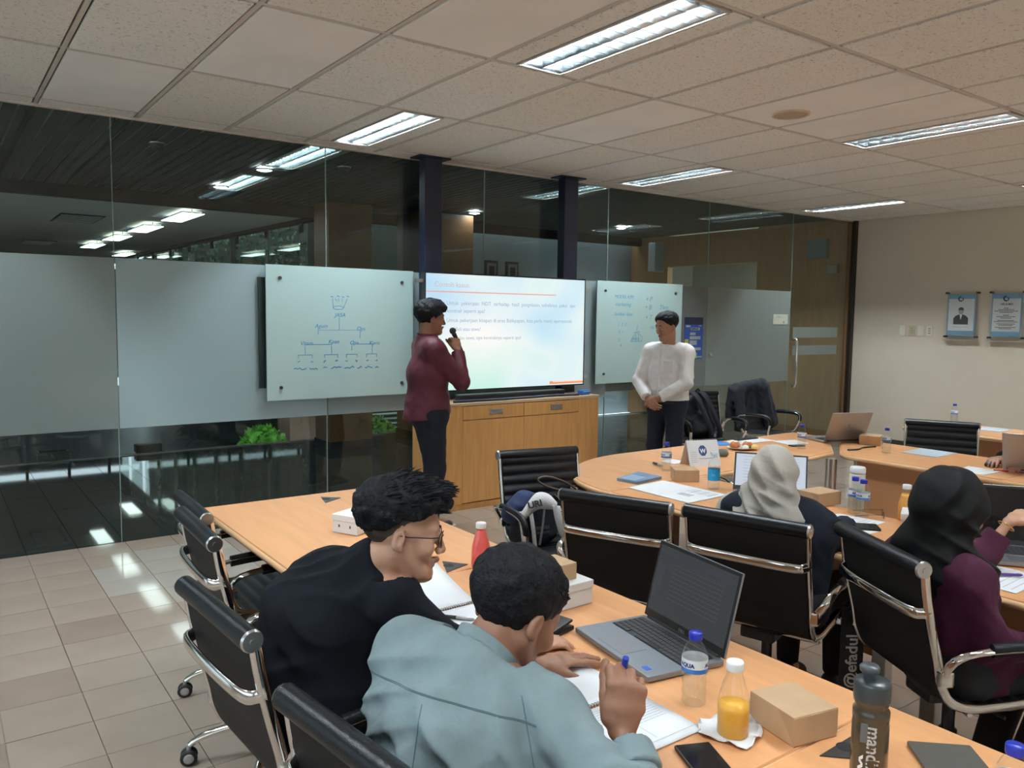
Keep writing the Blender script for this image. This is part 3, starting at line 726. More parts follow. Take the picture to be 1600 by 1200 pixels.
struct('ceiling_room_beyond', MB().box((11.4, 8.6, CEIL-.15), (2.5, 5.0, .06)), M_ceil)
struct('floor_room_beyond', MB().box((11.4, 8.6, -.03), (2.5, 5.0, .06)), M_floor)
t = MB().box((10.03, 6.62, 2.62), (.09, .30, .26), ch=.01).obj('emergency_box', mat('box_grey', (.25, .30, .29), .6), label='grey wall box high on the brown wood wall behind the glass door', cat='wall box')
t = thing('wall_sensor', 'small beige sensor with a dangling cord on the wood wall behind the glass door', 'sensor', (10.03, 6.38, 2.33))
MB().box((0, 0, 0), (.05, .16, .12), ch=.01).obj('housing', mat('sensor_beige', (.42, .36, .27), .6), t)
MB().tube([(-.03, 0, -.06), (-.035, .01, -.15), (-.03, 0, -.24)], .005, 6).obj('cord', mat('sensor_beige', (0, 0, 0)), t)
t = MB().box((8.80, 8.5, 2.53), (.20, .14, .42), ch=.01).obj('wall_cabinet', mat('cabinet_pale', (.34, .40, .40), .5), label='pale upright metal box high up in the lobby right of the television', cat='wall box')
M_col = mat('lobby_column_wood', (.17, .085, .038), .4, var=.1, vscale=5, stretch=(4, 4, .4))
for i, (x, y, w, lb) in enumerate([(4.12, 9.2, .56, 'brown wood-clad column standing behind the right edge of the left whiteboard'), (5.5, 9.35, .80, 'wide brown wood-clad column seen above the television'), (4.43, 11.3, .62, 'low brown block in the garden view below the frosted glass')]):
    t = thing('lobby_column', lb, 'column', (x, y, 0), group='lobby columns')
    hh = CEIL-.02 if i < 2 else .70
    if i == 2: t.location.z = -.55
    MB().box((0, 0, hh/2+.01), (w, w*.8, hh), ch=.01).obj('shaft', M_col, t)
    MB().box((0, 0, .05), (w+.02, w*.8+.02, .10)).obj('base', M_dark, t)
# hall glazing: a rail with hangers and glass panes running away
HG = thing('window_9', 'x', 'x'); del HG['label']; del HG['category']; HG['kind'] = 'structure'
MB().tube([(4.33, 10.42, CEIL-.03), (3.86, 22.0, CEIL-.03)], .045, 6).obj('rail', M_dark, HG)
for i in range(9):
    t = i/9+.05; x = 4.33-.47*t; y = 10.45+11.6*t
    MB().box((x, y, CEIL-.12), (.03, .12, .14)).obj('hanger', M_dark, HG)
    MB().box((x-.02, y+.62, CEIL/2-.05), (.012, 1.22, CEIL-.12)).obj('glass_pane', G_clear, HG)
# far glazing of the hall with mullions
FG = thing('window_10', 'x', 'x'); del FG['label']; del FG['category']; FG['kind'] = 'structure'
for i in range(8):
    x = -3.0+i*1.0
    MB().box((x, 24.9, CEIL/2), (.07, .08, CEIL)).obj('mullion', M_dark, FG)
MB().box((.5, 24.9, 1.1), (7.2, .06, .05)).obj('transom', M_dark, FG)
struct('wall_hall_left', MB().box((-3.1, 17, CEIL/2), (.1, 16, CEIL)), mat('hall_wall_dark', (.05, .06, .06), .7))
struct('wall_light_block', MB().box((.6, 25.3, 1.41), (7.6, .12, 2.82)), mat('hall_wall_dark', (0, 0, 0)))  # added wall keeps the bright outdoors out of the floor reflections
struct('wall_hall_far', MB().box((-1.3, 13.6, .42), (3.4, .12, .84)), M_dark)
# hanging light fittings of the lobby and hall
M_oval = mat('downlight_glow', (1, 1, 1), .5, emit=(.9, .97, 1), estr=60)
for i, (x, y) in enumerate([(2.62, 7.62), (2.60, 8.95), (5.86, 8.95), (8.50, 8.95), (5.86, 7.0)]):
    t = thing('downlight', ['round bright downlight at the left end of the mirrored troffer', 'small round downlight farther back in the dark slatted ceiling', 'round downlight in the lobby ceiling between the two steel posts', 'round downlight in the lobby ceiling right of the second post', 'lobby downlight hidden behind the steel post'][i], 'downlight', (x, y, CEIL+.02), group='lobby downlights')
    MB().lathe([(.085, .004), (.085, -.006), (.070, -.008), (.068, .002)], 24, cap=False).obj('rim', M_steel, t)
    MB().lathe([(.068, -.004), (.04, -.012), (.0005, -.014)], 24).obj('diffuser', M_oval, t)
M_pan = mat('panel_light', (1, 1, 1), .5, emit=(.88, .97, .95), estr=4.5)
for i, (x, y) in enumerate([(2.8, 11.4), (2.75, 13.4), (2.7, 15.4), (2.65, 17.6), (3.6, 19.8)]):
    t = thing('hall_panel_light', ['nearest', 'second', 'third', 'fourth', 'farthest'][i]+' bright ceiling panel in the row receding through the hall behind the glass', 'ceiling light', (x, y, CEIL-.005), group='hall panel lights')
    MB().box((0, 0, -.055), (.30, 1.20, .012)).obj('frame', M_steel, t); MB().box((0, 0, -.064), (.27, 1.17, .006)).obj('diffuser', M_pan, t); MB().box((0, 0, -.040), (.22, 1.1, .010)).obj('fill_glow', mat('ceiling_fill_glow', (1, 1, 1), .5, emit=(.88, .97, .90), estr=1.6), t); MB().tube([(0, -.5, -.05), (0, -.5, 0)], .006, 6).tube([(0, .5, -.05), (0, .5, 0)], .006, 6).obj('suspension_rod', M_steel, t)  # upward glow is added to brighten the hall ceiling, hence the rods
t = thing('room_light', 'bright ceiling strip in the room seen through the opening beyond the lobby', 'ceiling light', (11.2, 8.2, CEIL-.20)); MB().box((0, 0, 0), (.3, 1.2, .03)).obj('frame', M_steel, t); MB().box((0, 0, -.018), (.26, 1.16, .006)).obj('diffuser', mat('strip_glow', (1, 1, 1), .5, emit=(.95, 1, .9), estr=14), t)
for i, (x, y) in enumerate([(1.80, 13.2), (1.80, 18.4)]):
    t = thing('hall_vent', ['wider slotted vent in the pale hall ceiling at the upper left', 'far slotted vent in the pale hall ceiling at the left edge'][i], 'vent', (x, y, CEIL-.004))
    MB().box((0, 0, 0), (.56, 1.2, .008)).obj('backing', M_dark, t)
    for k in range(8): MB().box((0, -.49+k*.14, -.008), (.52, .028, .006)).obj('slat', mat('hall_ceiling', (0, 0, 0)), t)
for i, (x, y) in enumerate([(1.54, 7.0), (3.15, 7.0)]):
    t = thing('smoke_detector', ['black dome smoke detector in the dark slatted ceiling at the upper left', 'tiny dome detector in the slatted ceiling left of the first steel post'][i], 'smoke detector', (x, y, CEIL+.02))
    MB().lathe([(.06, 0), (.06, -.012), (.045, -.02), (.04, -.045), (.02, -.055), (.0005, -.056)], 20).obj('dome', M_slat, t)
    MB().lathe([(.062, .002), (.062, -.006), (.058, -.008)], 20, cap=False).obj('ring', M_steel, t)
# framed pictures on the blue-grey lobby wall
for i, x in enumerate((7.05, 7.45)):
    t = thing('lobby_picture', ['left black-framed picture on the blue-grey lobby wall above the television', 'right black-framed picture on the blue-grey lobby wall above the television'][i], 'picture', (x, 10.29, 2.33), group='lobby pictures')
    MB().box((0, 0, 0), (.24, .03, .30), ch=.004).obj('frame', M_plastic, t); MB().box((0, -.018, 0), (.17, .004, .22)).obj('mount', mat('mount_grey', (.3, .33, .33), .7), t)
    MB().box((0, -.021, 0), (.10, .003, .13)).obj('print', M_dark, t)
# garden
struct('ground', MB().box((0, 40, -.2), (90, 30, .1)), mat('lawn', (.06, .12, .03), .9, var=.3, vscale=3))
M_leaf = mat('leaf_green', (.09, .26, .04), .5, var=.4, vscale=4); M_leafd = mat('leaf_dark', (.03, .09, .025), .5, var=.4, vscale=4)
def shrub(x, y, w, h, label, m, n, seed, z=0.):
    r = random.Random(seed); t = thing('garden_shrub', label, 'shrub', (x, y, z), group='garden shrubs')
    b = MB()
    for i in range(n):
        a = r.uniform(0, 2*PI); e = r.uniform(-.2, 1); q = r.uniform(.6, 1)
        c = Vector((math.cos(a)*w*q*math.sqrt(max(0, 1-e*e)), math.sin(a)*w*q*.6*math.sqrt(max(0, 1-e*e)), h*(.45+.5*e*q)))
        u = Vector((r.gauss(0, 1), r.gauss(0, 1), r.gauss(0, 1))).normalized()*.09; v = u.cross(Vector((r.gauss(0, 1), r.gauss(0, 1), 1))).normalized()*.045
        b.add([c-u, c+v, c+u, c-v], [(0, 1, 2, 3)])
    b.obj('foliage', m, t, kind='stuff'); s = MB()
    for i in range(6): s.tube([(0, 0, 0), (r.uniform(-.3, .3)*w, r.uniform(-.2, .2)*w, h*.5), (r.uniform(-.7, .7)*w, r.uniform(-.4, .4)*w, h*.85)], [.03, .02, .008], 5)
    s.obj('stems', mat('bark', (.10, .06, .03), .8), t)
shrub(3.70, 11.0, .34, .62, 'bright green shrub low behind the glass, left of the low brown block', mat('leaf_bright', (.16, .50, .05), .5, var=.4, vscale=4), 700, 1, -.55)
shrub(5.32, 10.95, .42, .68, 'pale green shrub low behind the glass, right of the low brown block', M_leaf, 900, 2, -.55)
shrub(-1.5, 27, 1.8, 3.2, 'big dark garden bush at the far left end of the hall', M_leafd, 1600, 3)
shrub(3.4, 27.5, 2.0, 3.4, 'big green garden bush at the end of the hall', M_leaf, 1600, 4)
shrub(9.5, 27, 1.8, 3.0, 'garden bush outside the hall glazing', M_leafd, 1200, 5)
for i, (x, y, w) in enumerate([(6.3, 12.6, 1), (6.2, 14.65, 1.0), (6.2, 16.7, 1.0), (6.1, 18.75, 1.1), (6.1, 20.8, 1), (6.0, 22.85, 1.1), (6.0, 24.9, 1)]):  # tall hedge row added to block the bright sky beside the hall
    t = thing('sky_block_hedge', ['nearest', 'second', 'third', 'fourth', 'fifth', 'sixth', 'farthest'][i]+' dark hedge block added against the sky outside the hall glazing', 'hedge', (x, y, 0), group='sky-blocking hedges')
    b = MB(); r = random.Random(40+i); b.box((0, 0, 2.0), (1.5, 1.99, 5.2)); b.obj('hedge_core', mat('hedge_core', (.008, .018, .008), .9), t); b = MB()
    for k in range(700):
        sd_ = r.random(); c = Vector((-.76 if sd_ < .6 else r.uniform(-.75, .75), r.uniform(-.95, .95) if sd_ < .6 else -.96, r.uniform(.05, 3.6))); u = Vector((r.gauss(0, 1), r.gauss(0, 1), r.gauss(0, 1))).normalized()*.06; v = u.cross(Vector((r.gauss(0, 1), 1, r.gauss(0, 1)))).normalized()*.04
        b.add([c-u, c+v, c+u, c-v], [(0, 1, 2, 3)])
    b.obj('foliage', M_leafd, t, kind='stuff')
# pale green slats standing for bright reflected garden streaks, behind the hall rail
for i in range(7):
    MB().box((5.45, 11.2, -.36+i*.075), (1.3, .03, .016), rot=Matrix.Rotation(.5, 3, 'X')).obj('reflection_slat', mat('reflection_green_grey', (.40, .55, .50), .4), HG)
# street furniture silhouettes: low bench behind the threshold
t = thing('planter_trough', 'long low black planter trough on the lobby step at the far left', 'planter', (1.05, 9.99, 0))
MB().box((0, 0, .045), (.30, .14, .09), ch=.008).obj('trough', M_slat, t)
MB().box((0, 0, .092), (.26, .10, .01)).obj('soil', M_dark, t)
t = thing('planter_trough', 'short black planter trough on the lobby step beside the glass seam', 'planter', (2.02, 9.99, 0))
MB().box((0, 0, .045), (.28, .14, .09), ch=.008).obj('trough', M_dark, t); MB().box((0, 0, .092), (.26, .10, .01)).obj('soil', M_slat, t)
# ------------------------------------------------------------------ television, whiteboards, cabinet
TY = 5.85
tv = thing('television', 'large flat screen television showing a pale slide with orange lines', 'television', (4.225, TY, 1.485))
MB().box((0, .035, 0), (1.76, .04, 1.01), ch=.004).obj('case', M_plastic, tv)
b = MB()
for s in (-1, 1): b.box((s*.876, .008, 0), (.010, .022, 1.012)); b.box((0, .008, s*.500), (1.762, .022, .012))
b.obj('bezel', M_plastic, tv)
def screen_mat():
    m = bpy.data.materials.new('slide_glow'); m.use_nodes = True; MATS['slide_glow'] = m; nt = m.node_tree; nt.nodes.clear(); N = nt.nodes.new; L = nt.links.new
    tc = N('ShaderNodeTexCoord'); mp = N('ShaderNodeMapping'); mp.inputs['Scale'].default_value = (1.1, 1, 1.6); L(tc.outputs['Object'], mp.inputs[0])
    n = N('ShaderNodeTexNoise'); n.inputs['Scale'].default_value = .9; n.inputs['Detail'].default_value = 1; L(mp.outputs[0], n.inputs['Vector'])
    r = N('ShaderNodeValToRGB'); e = r.color_ramp.elements; e[0].position = .33; e[0].color = (.50, .74, .93, 1); e[1].position = .66; e[1].color = (.60, .90, .80, 1)
    q = e.new(.45); q.color = (.66, .86, .94, 1); q = e.new(.54); q.color = (.80, .92, .92, 1)
    L(n.outputs[0], r.inputs[0])
    g = N('ShaderNodeTexGradient'); g.gradient_type = 'SPHERICAL'; m2 = N('ShaderNodeMapping'); m2.inputs['Location'].default_value = (.45, 0, .06); m2.inputs['Scale'].default_value = (1.5, 1, 2.2); L(tc.outputs['Object'], m2.inputs[0]); L(m2.outputs[0], g.inputs[0])
    mx = N('ShaderNodeMixRGB'); L(g.outputs[1], mx.inputs[0]); L(r.outputs[0], mx.inputs[1]); mx.inputs[2].default_value = (1, .98, .93, 1)
    em = N('ShaderNodeEmission'); L(mx.outputs[0], em.inputs[0]); em.inputs[1].default_value = 1.0
    o = N('ShaderNodeOutputMaterial'); L(em.outputs[0], o.inputs[0]); return m
sc = MB().box((0, .006, 0), (1.742, .012, .988)).obj('screen', screen_mat(), tv)
def emis(name, c, s=1.): return mat(name, (0, 0, 0), .6, emit=c, estr=s)
E_txt = emis('slide_text', (.36, .46, .60), 1.); E_org = emis('slide_orange', (.95, .30, .12), 1.); E_red = emis('slide_red', (.85, .38, .32), 1.); E_pk = emis('slide_title', (.62, .50, .58), 1.)
MB().box((-.175, -.0012, .345), (1.39, .0012, .009)).obj('slide_rule', E_red, sc)
MB().box((.665, -.0012, -.470), (.41, .0012, .026)).obj('slide_footer', E_org, sc)
MB().box((.685, -.0022, -.462), (.37, .0010, .010)).obj('slide_footer_line', emis('slide_pink', (1, .72, .6)), sc)
def slide(t, x, z, s, m=E_txt, just=None):
    return text_mb(t, s, .0003, xf=frame((x, -.0016, z), (1, 0, 0), (0, 0, 1))).obj('slide_text', m, sc, kind='stuff')
slide('Contoh kasus', -.79, .385, .062, E_pk)
slide('\u2022 Untuk  pekerjaan  NDT  terhadap  hasil  pengelasan, sebaiknya  pakai  tipe', -.70, .235, .0475)
slide('kontrak seperti apa?', -.665, .17, .0475)
slide('\u2022 Untuk pekerjaan kitapan di area Balikpapan, kita perlu mesti operasional.', -.70, .09, .0475)
slide('\u2022  Beli atau sewa?', -.62, .015, .043)
slide('\u2022  Kalau sewa, tipe kontraknya seperti apa?', -.62, -.06, .043)
for x_, z_ in ((-.915, .43), (.925, .40), (.925, -.43)): MB().box((x_, .03, z_), (.07, .025, .028), ch=.004).obj('side_bracket', M_steel, tv)
MB().box((0, .10, -.03), (1.3, .08, .6)).obj('rear_housing', M_plastic, tv)
MB().box((-.75, .10, 0), (.06, .05, .10)).box((.76, .10, 0), (.06, .05, .10)).obj('mount_arm', M_steel, tv)
MARK = mat('marker_blue', (.04, .30, .62), .6); MARKL = mat('marker_faint', (.10, .40, .60), .6)
M_wb = mat('whiteboard_glass', (.50, .70, .70), .12, coat=.4)
def squig(mb, x, z, w, h, xf, r, wd=.005):
    n = max(4, int(w/.012)); pts = [(x+w*i/n, z+h*(.5+.5*r.uniform(-1, 1)*(1 if i % 2 else .6))) for i in range(n+1)]; ribbon(mb, pts, wd, xf)
def board(label, x0, x1, z0, z1, group):
    t = thing('glass_whiteboard', label, 'whiteboard', ((x0+x1)/2, GY-.06, (z0+z1)/2), group=group); w, h = x1-x0, z1-z0
    MB().box((0, 0, 0), (w, .010, h), ch=.002).obj('board', M_wb, t)
    for sx in (-1, 1):
        for sz in (-1, 1):
            MB().tube([(sx*(w/2-.11), .05, sz*(h/2-.10)), (sx*(w/2-.11), -.016, sz*(h/2-.10))], .013, 12).obj('standoff', mat('standoff_dark', (.05, .05, .05), .4), t)
    return t
wb = board('left glass whiteboard with a blue hand-drawn tree chart', 2.085, 3.355, .955, 2.00, 'glass whiteboards')
MB().box((-.655, .035, 0), (.055, .012, .85)).obj('edge_strip', mat('strip_dark_green', (.01, .03, .028), .5), wb)
r = random.Random(4)
def wbxf(t, y=-.0062): return frame((0, y, 0), (1, 0, 0), (0, 0, 1))
X = wbxf(wb); b = MB()
def px(u, v): return ((u-642)/1128*1.26, (600-v)/1010*1.03)     # drawing coordinates measured on the board
L_ = lambda *p, wd=.004: ribbon(b, [px(*q) for q in p], wd, X)
for u in (548, 595, 632, 670): squig(b, px(u, 320)[0]-.006, px(u, 320)[1], .02, .014, X, r)
L_((555, 330), (560, 405)); L_((575, 330), (590, 352)); L_((600, 330), (605, 352)); L_((632, 330), (628, 352)); L_((668, 330), (640, 400))
ribbon(b, [px(600+40*math.cos(a/10*2*PI), 402+14*math.sin(a/10*2*PI)) for a in range(11)], .004, X)
L_((605, 480), (605, 578)); L_((445, 578), (770, 578), wd=.0025); L_((445, 575), (445, 610)); L_((770, 580), (768, 640))
L_((350, 690), (545, 690)); L_((705, 690), (870, 690)); L_((348, 700), (348, 765)); L_((545, 700), (545, 765)); L_((703, 700), (703, 740)); L_((865, 700), (865, 765))
for a, c in ((298, 400), (492, 592), (660, 745), (820, 902)): L_((a, 795), (a, 770), (c, 770), (c, 795))
for i, u in enumerate((300, 397, 492, 583, 660, 738, 825, 900)): squig(b, px(u, 0)[0]-.008, px(0, 832)[1], .018, .02, X, r)
for u, w in ((265, 90), (380, 60), (485, 25), (540, 80), (645, 75), (748, 32), (808, 60), (890, 28)): squig(b, px(u, 0)[0], px(0, 885)[1], w/1128*1.26, .022, X, r, .006)
b.obj('marker_drawing', MARK, wb)
b = MB()
for s, u, v in (('JASA', 570, 473), ('Agum', 420, 560), ('Ops', 740, 580), ('Vitam', 310, 694), ('Kpan', 520, 682), ('Ops', 685, 692), ('Kpro', 840, 695)):
    p = px(u, v); text_mb(s, .045, .0003, shear=.3, xf=X @ Matrix.Translation((p[0], p[1], 0)), mb=b)
b.obj('handwriting', MARK, wb)
wr = board('right glass whiteboard with faint blue notes beside the television', 5.45, 6.70, .955, 2.00, 'glass whiteboards')
b = MB(); X = wbxf(wr)
def py(u, v): return ((u-427)/590*1.25, (430-v)/690*1.045)
for s, u, v, z in (('MODEL KIM', 245, 198, .05), ('marketing', 250, 250, .055), ('Sumber daya', 245, 315, .05), ('+ P', 455, 212, .07), ('+ B', 450, 270, .07), ('+ T', 455, 340, .07), ('Thm', 555, 268, .07), ('Hb', 490, 405, .05), ('1  2  3', 270, 385, .045), ('3  1', 275, 435, .045), ('2', 275, 490, .045), ('4', 288, 525, .045)):
    p = py(u, v); text_mb(s, z, .0003, shear=.25, xf=X @ Matrix.Translation((p[0], p[1], 0)), mb=b)
for q in ([(405, 380), (400, 420)], [(380, 430), (420, 425)], [(372, 465), (400, 425), (440, 465), (435, 492), (358, 492), (372, 465)], [(395, 440), (393, 490)], [(412, 440), (414, 490)]): ribbon(b, [py(*c) for c in q], .005, X)
for v in (475, 483): squig(b, py(365, 0)[0], py(0, v)[1], .12, .012, X, r)
b.obj('handwriting', MARKL, wr)

cb = thing('low_cabinet', 'low beech cabinet with two drawers under the television', 'cabinet', (4.22, 5.84, 0))
CW, CD, CZ = 1.72, .48, .905
M_gap = mat('cabinet_gap', (.10, .05, .02), .7)
b = MB(); b.box((0, .015, CZ/2+.02), (CW, CD-.03, CZ-.05), ch=.003); b.obj('carcass', M_woodc, cb)
MB().box((0, 0, CZ-.013), (CW+.01, CD+.01, .026), ch=.004).obj('cabinet_top', mat('cabinet_top', (.62, .44, .28), .3), cb)
MB().box((-.755, -CD/2+.007, .465), (.205, .02, .83), ch=.002).obj('stile', M_woodc, cb); MB().box((.735, -CD/2+.007, .465), (.245, .02, .83), ch=.002).obj('stile', M_woodc, cb)
MB().box((-.015, -CD/2+.02, .025), (CW-.1, .02, .05)).obj('plinth', M_woodc, cb)
MB().box((-.02, -CD/2+.009, .8775), (1.26, .018, .004)).obj('shadow_gap', M_gap, cb)
for i, (x0, x1) in enumerate(((-.650, -.022), (-.016, .610))):
    d = MB().box(((x0+x1)/2, -CD/2+.006, .818), (x1-x0, .020, .112), ch=.002).obj('drawer', M_woodc, cb)
    hx = (x0+x1)/2+(.02 if i == 0 else .05)
    MB().box((hx, -CD/2-.006, .818), (.135, .004, .052), ch=.001).obj('handle_plate', M_steel, d)
    MB().box((hx, -CD/2-.0085, .820), (.095, .003, .024)).obj('pull_recess', mat('pull_grey', (.30, .31, .31), .4), d)
    MB().box((hx, -CD/2-.012, .835), (.10, .008, .006)).obj('pull_lip', M_steel, d)
    MB().box(((x0+x1)/2, -CD/2+.006, .408), (x1-x0+(.004 if i == 0 else .004), .020, .695), ch=.0012).obj('cabinet_door', M_woodc, cb)
# soundbar, cables and the blue pouch on the cabinet
t = MB().box((4.16, 5.72, CZ+.031), (1.15, .085, .058), ch=.012).obj('soundbar', M_plastic, label='long black soundbar lying on the low cabinet under the television', cat='soundbar')
t['category'] = 'soundbar'
MB().tube([(3.5, 5.635, CZ+.012), (3.9, 5.625, CZ+.012), (4.3, 5.64, CZ+.012), (4.6, 5.67, CZ+.012), (4.86, 5.63, CZ+.012)], .011, 8).obj('cable', mat('cable_navy', (.02, .03, .06), .5), label='dark thick cable lying along the front of the low cabinet top', cat='cable')
t = thing('blue_pouch', 'small bright blue pouch on the right end of the low cabinet', 'pouch', (4.975, 5.69, CZ+.001), .1)
MB().box((0, 0, .021), (.115, .07, .042), ch=.014).obj('pouch_body', mat('pouch_blue', (.01, .14, .50), .5), t); MB().box((0, -.036, .03), (.09, .003, .004)).obj('zip', M_whitecap, t)

# ------------------------------------------------------------------ wall pieces on the right wall
def wallpiece(label, y, kind):
    t = thing('wall_plaque', label, 'plaque', (RX, y, 0), group='wall plaques')
    zc = (1.47+1.955)/2+.005; w, h = .33, .50
    MB().box((-.045, 0, zc), (.008, w, h)).obj('acrylic_sheet', mat('acrylic_blue', (.22, .38, .50), .3), t)
    MB().box((-.050, 0, zc), (.003, w-.035, h-.10)).obj('print', mat('plaque_print', (.66, .72, .74), .5), t)
    MB().box((-.0505, 0, zc+h/2-.035), (.003, w-.03, .05)).obj('print_band', mat('plaque_blue', (.20, .38, .55), .5), t); MB().box((-.0505, 0, zc-h/2+.035), (.003, w-.03, .05)).obj('print_band', mat('plaque_blue', (0, 0, 0)), t)
    for sy in (-1, 1):
        for sz in (-1, 1): MB().tube([(0, sy*(w/2+.012), zc+sz*(h/2+.012)), (-.07, sy*(w/2+.012), zc+sz*(h/2+.012))], .012, 10).obj('standoff', mat('bronze', (.13, .09, .06), .35, metal=.8), t)
    MB().box((-.03, 0, zc-h/2-.055), (.045, w+.06, .008)).obj('lower_ledge', mat('ledge_beige', (.45, .40, .32), .5), t)
    X = frame((-.0525, 0, zc), (0, -1, 0), (0, 0, 1))
    b = MB(); ribbon(b, [(.035*math.cos(a), .19+.028*math.sin(a)) for a in [PI*.6+i*.25 for i in range(12)]], .014, X); ribbon(b, [(.018*math.cos(a), .185+.018*math.sin(a)) for a in [-PI*.5+i*.3 for i in range(10)]], .010, X)
    b.obj('emblem', mat('emblem_navy', (.03, .08, .22), .5), t)
    if kind == 'portrait':
        q = MB(); q.add([X @ Vector((x, y_, .0004)) for x, y_ in [(-.085, -.115), (-.085, -.04), (-.06, -.012), (-.02, .005), (.02, .005), (.06, -.012), (.085, -.04), (.085, -.115)]], [tuple(range(8))[::-1]]); q.obj('printed_suit', mat('suit_grey', (.07, .075, .085), .6), t)
        q = MB(); q.add([X @ Vector((.032*math.cos(a), .045+.042*math.sin(a), .0008)) for a in [i*PI/8 for i in range(16)]], [tuple(range(16))]); q.obj('printed_face', mat('photo_skin', (.42, .40, .36), .6), t)
        q = MB(); q.add([X @ Vector((.033*math.cos(a), .055+.036*math.sin(a), .0012)) for a in [i*PI/8 for i in range(9)]], [tuple(range(9))]); q.obj('printed_hair', mat('photo_hair', (.08, .08, .08), .6), t)
        q = MB(); q.add([X @ Vector(p+(.0012,)) for p in [(-.016, .005), (0, -.06), (.016, .005)]], [(0, 1, 2)]); q.obj('printed_shirt', M_paper, t)
        text_mb('ERA', .02, .0002, xf=X @ Matrix.Translation((.06, -.205, 0))).obj('lettering', M_greyink, t)
        text_mb('YOUR SUCCESS IS OUR GOAL', .014, .0002, 'CENTER', xf=X @ Matrix.Translation((0, -.15, 0))).obj('lettering', M_greyink, t)
    else:
        text_mb('VISI & MISI', .030, .0002, 'CENTER', bold=.0006, xf=X @ Matrix.Translation((0, .115, 0))).obj('lettering', M_ink, t)
        for z, wd in ((.075, .05), (.058, .17), (.042, .25), (.026, .14), (-.005, .07), (-.022, .20), (-.038, .12), (-.065, .18), (-.081, .25), (-.105, .20), (-.121, .15), (-.145, .22), (-.161, .14)):
            q = MB(); n = int(wd/.018); rr = random.Random(int(z*1000))
            for k in range(n): a = -wd/2+k*wd/n; q.add([X @ Vector(p) for p in [(a, z, .0003), (a+wd/n*.78, z, .0003), (a+wd/n*.78, z+.0075, .0003), (a, z+.0075, .0003)]], [(0, 1, 2, 3)])
            q.obj('text_line', M_ink, t)
wallpiece('wall plaque with a portrait of a man in a dark suit', 4.66, 'portrait')
wallpiece('wall plaque with lines of printed text, right of the portrait plaque', 4.16, 'text')
for i, (y, lb) in enumerate(((5.385, 'leftmost'), (5.268, 'yellowish second'), (5.153, 'third'), (5.045, 'rightmost'))):
    t = thing('wall_switch', lb+' plate in the row of four on the right wall', 'switch', (RX, y, 1.515), group='row of four wall plates')
    MB().box((-.006, 0, 0), (.012, .078, .125), ch=.003).obj('plate', mat('switch_cream' if i == 1 else 'switch_ivory', (.58, .52, .33) if i == 1 else (.80, .78, .68), .45), t)
    if i in (0, 2): MB().box((-.014, 0, .0), (.006, .034, .07), ch=.002).obj('rocker', mat('switch_ivory', (0, 0, 0)), t)
    else:
        for z in (-.028, 0, .028): MB().box((-.0135, 0, z), (.005, .03, .016), ch=.0015).obj('button', mat('switch_key', (.42, .40, .33), .5), t)

# ------------------------------------------------------------------ desks
def desk(name, label, poly, group, apron=None, legs=(), loc=(0, 0)):
    t = thing(name, label, 'table', (loc[0], loc[1], 0), group=group)
    P = [(x-loc[0], y-loc[1]) for x, y in poly]
    MB().prism(P, .722, .750, ch=.003).obj('tabletop', M_wood, t)
    c = Vector((sum(p[0] for p in P)/len(P), sum(p[1] for p in P)/len(P)))
    b = MB(); b.tube([Vector((p[0], p[1], .732)) for p in P], .0135, 8, closed=True); b.obj('edge_band', M_edge, t)
    for (x, y, w, d) in (apron or []): MB().box((x-loc[0], y-loc[1], .42), (w, d, .56), ch=.002).obj('modesty_panel', M_modesty, t)
    for (x, y) in legs:
        l = MB().box((x-loc[0], y-loc[1], .37), (.06, .06, .70), ch=.006).obj('leg', M_steel, t)
        MB().box((x-loc[0], y-loc[1], .012), (.08, .30, .024), ch=.006).obj('foot', M_steel, l)
    return t
def rect(a, b, c, d): return [(a, c), (b, c), (b, d), (a, d)]
TL0, TL1 = .972, 1.752
LT = []
for i, (y0, y1, lb) in enumerate(((2.298, 3.70, 'beech desk at the far end of the left row, white box on it'), (.931, 2.294, 'middle beech desk of the left row, bearing the open grey laptop'), (-.46, .927, 'nearest beech desk of the left row at the lower right picture edge'))):
    LT.append(desk('meeting_table', lb, rect(TL0, TL1, y0+.002, y1-.002), 'left row of desks', [(TL1-.08, (y0+y1)/2, .018, y1-y0-.16)], [(1.36, y0+.10), (1.36, y1-.10)], (1.36, (y0+y1)/2)))
def grommet(t, x, y, rz, loc):
    g = MB().prism([(-.055, -.05), (.06, -.035), (.02, .055)], .7505, .7525).xf(Matrix.Translation((x-loc[0], y-loc[1], 0)) @ Matrix.Rotation(rz, 4, 'Z')).obj('cable_flap', mat('flap_dark', (.03, .028, .03), .4), t)
    MB().lathe([(.019, .7527), (.0005, .7529)], 18, (x-loc[0], y-loc[1], 0), cap=False).obj('cable_hole', M_dark, g)
grommet(LT[0], 1.50, 3.555, .4, (1.36, 2.999)); grommet(LT[0], 1.45, 2.36, .2, (1.36, 2.999)); grommet(LT[2], 1.50, .875, -.9, (1.36, .2335)); grommet(LT[1], 1.60, 2.23, 2.2, (1.36, 1.6125))
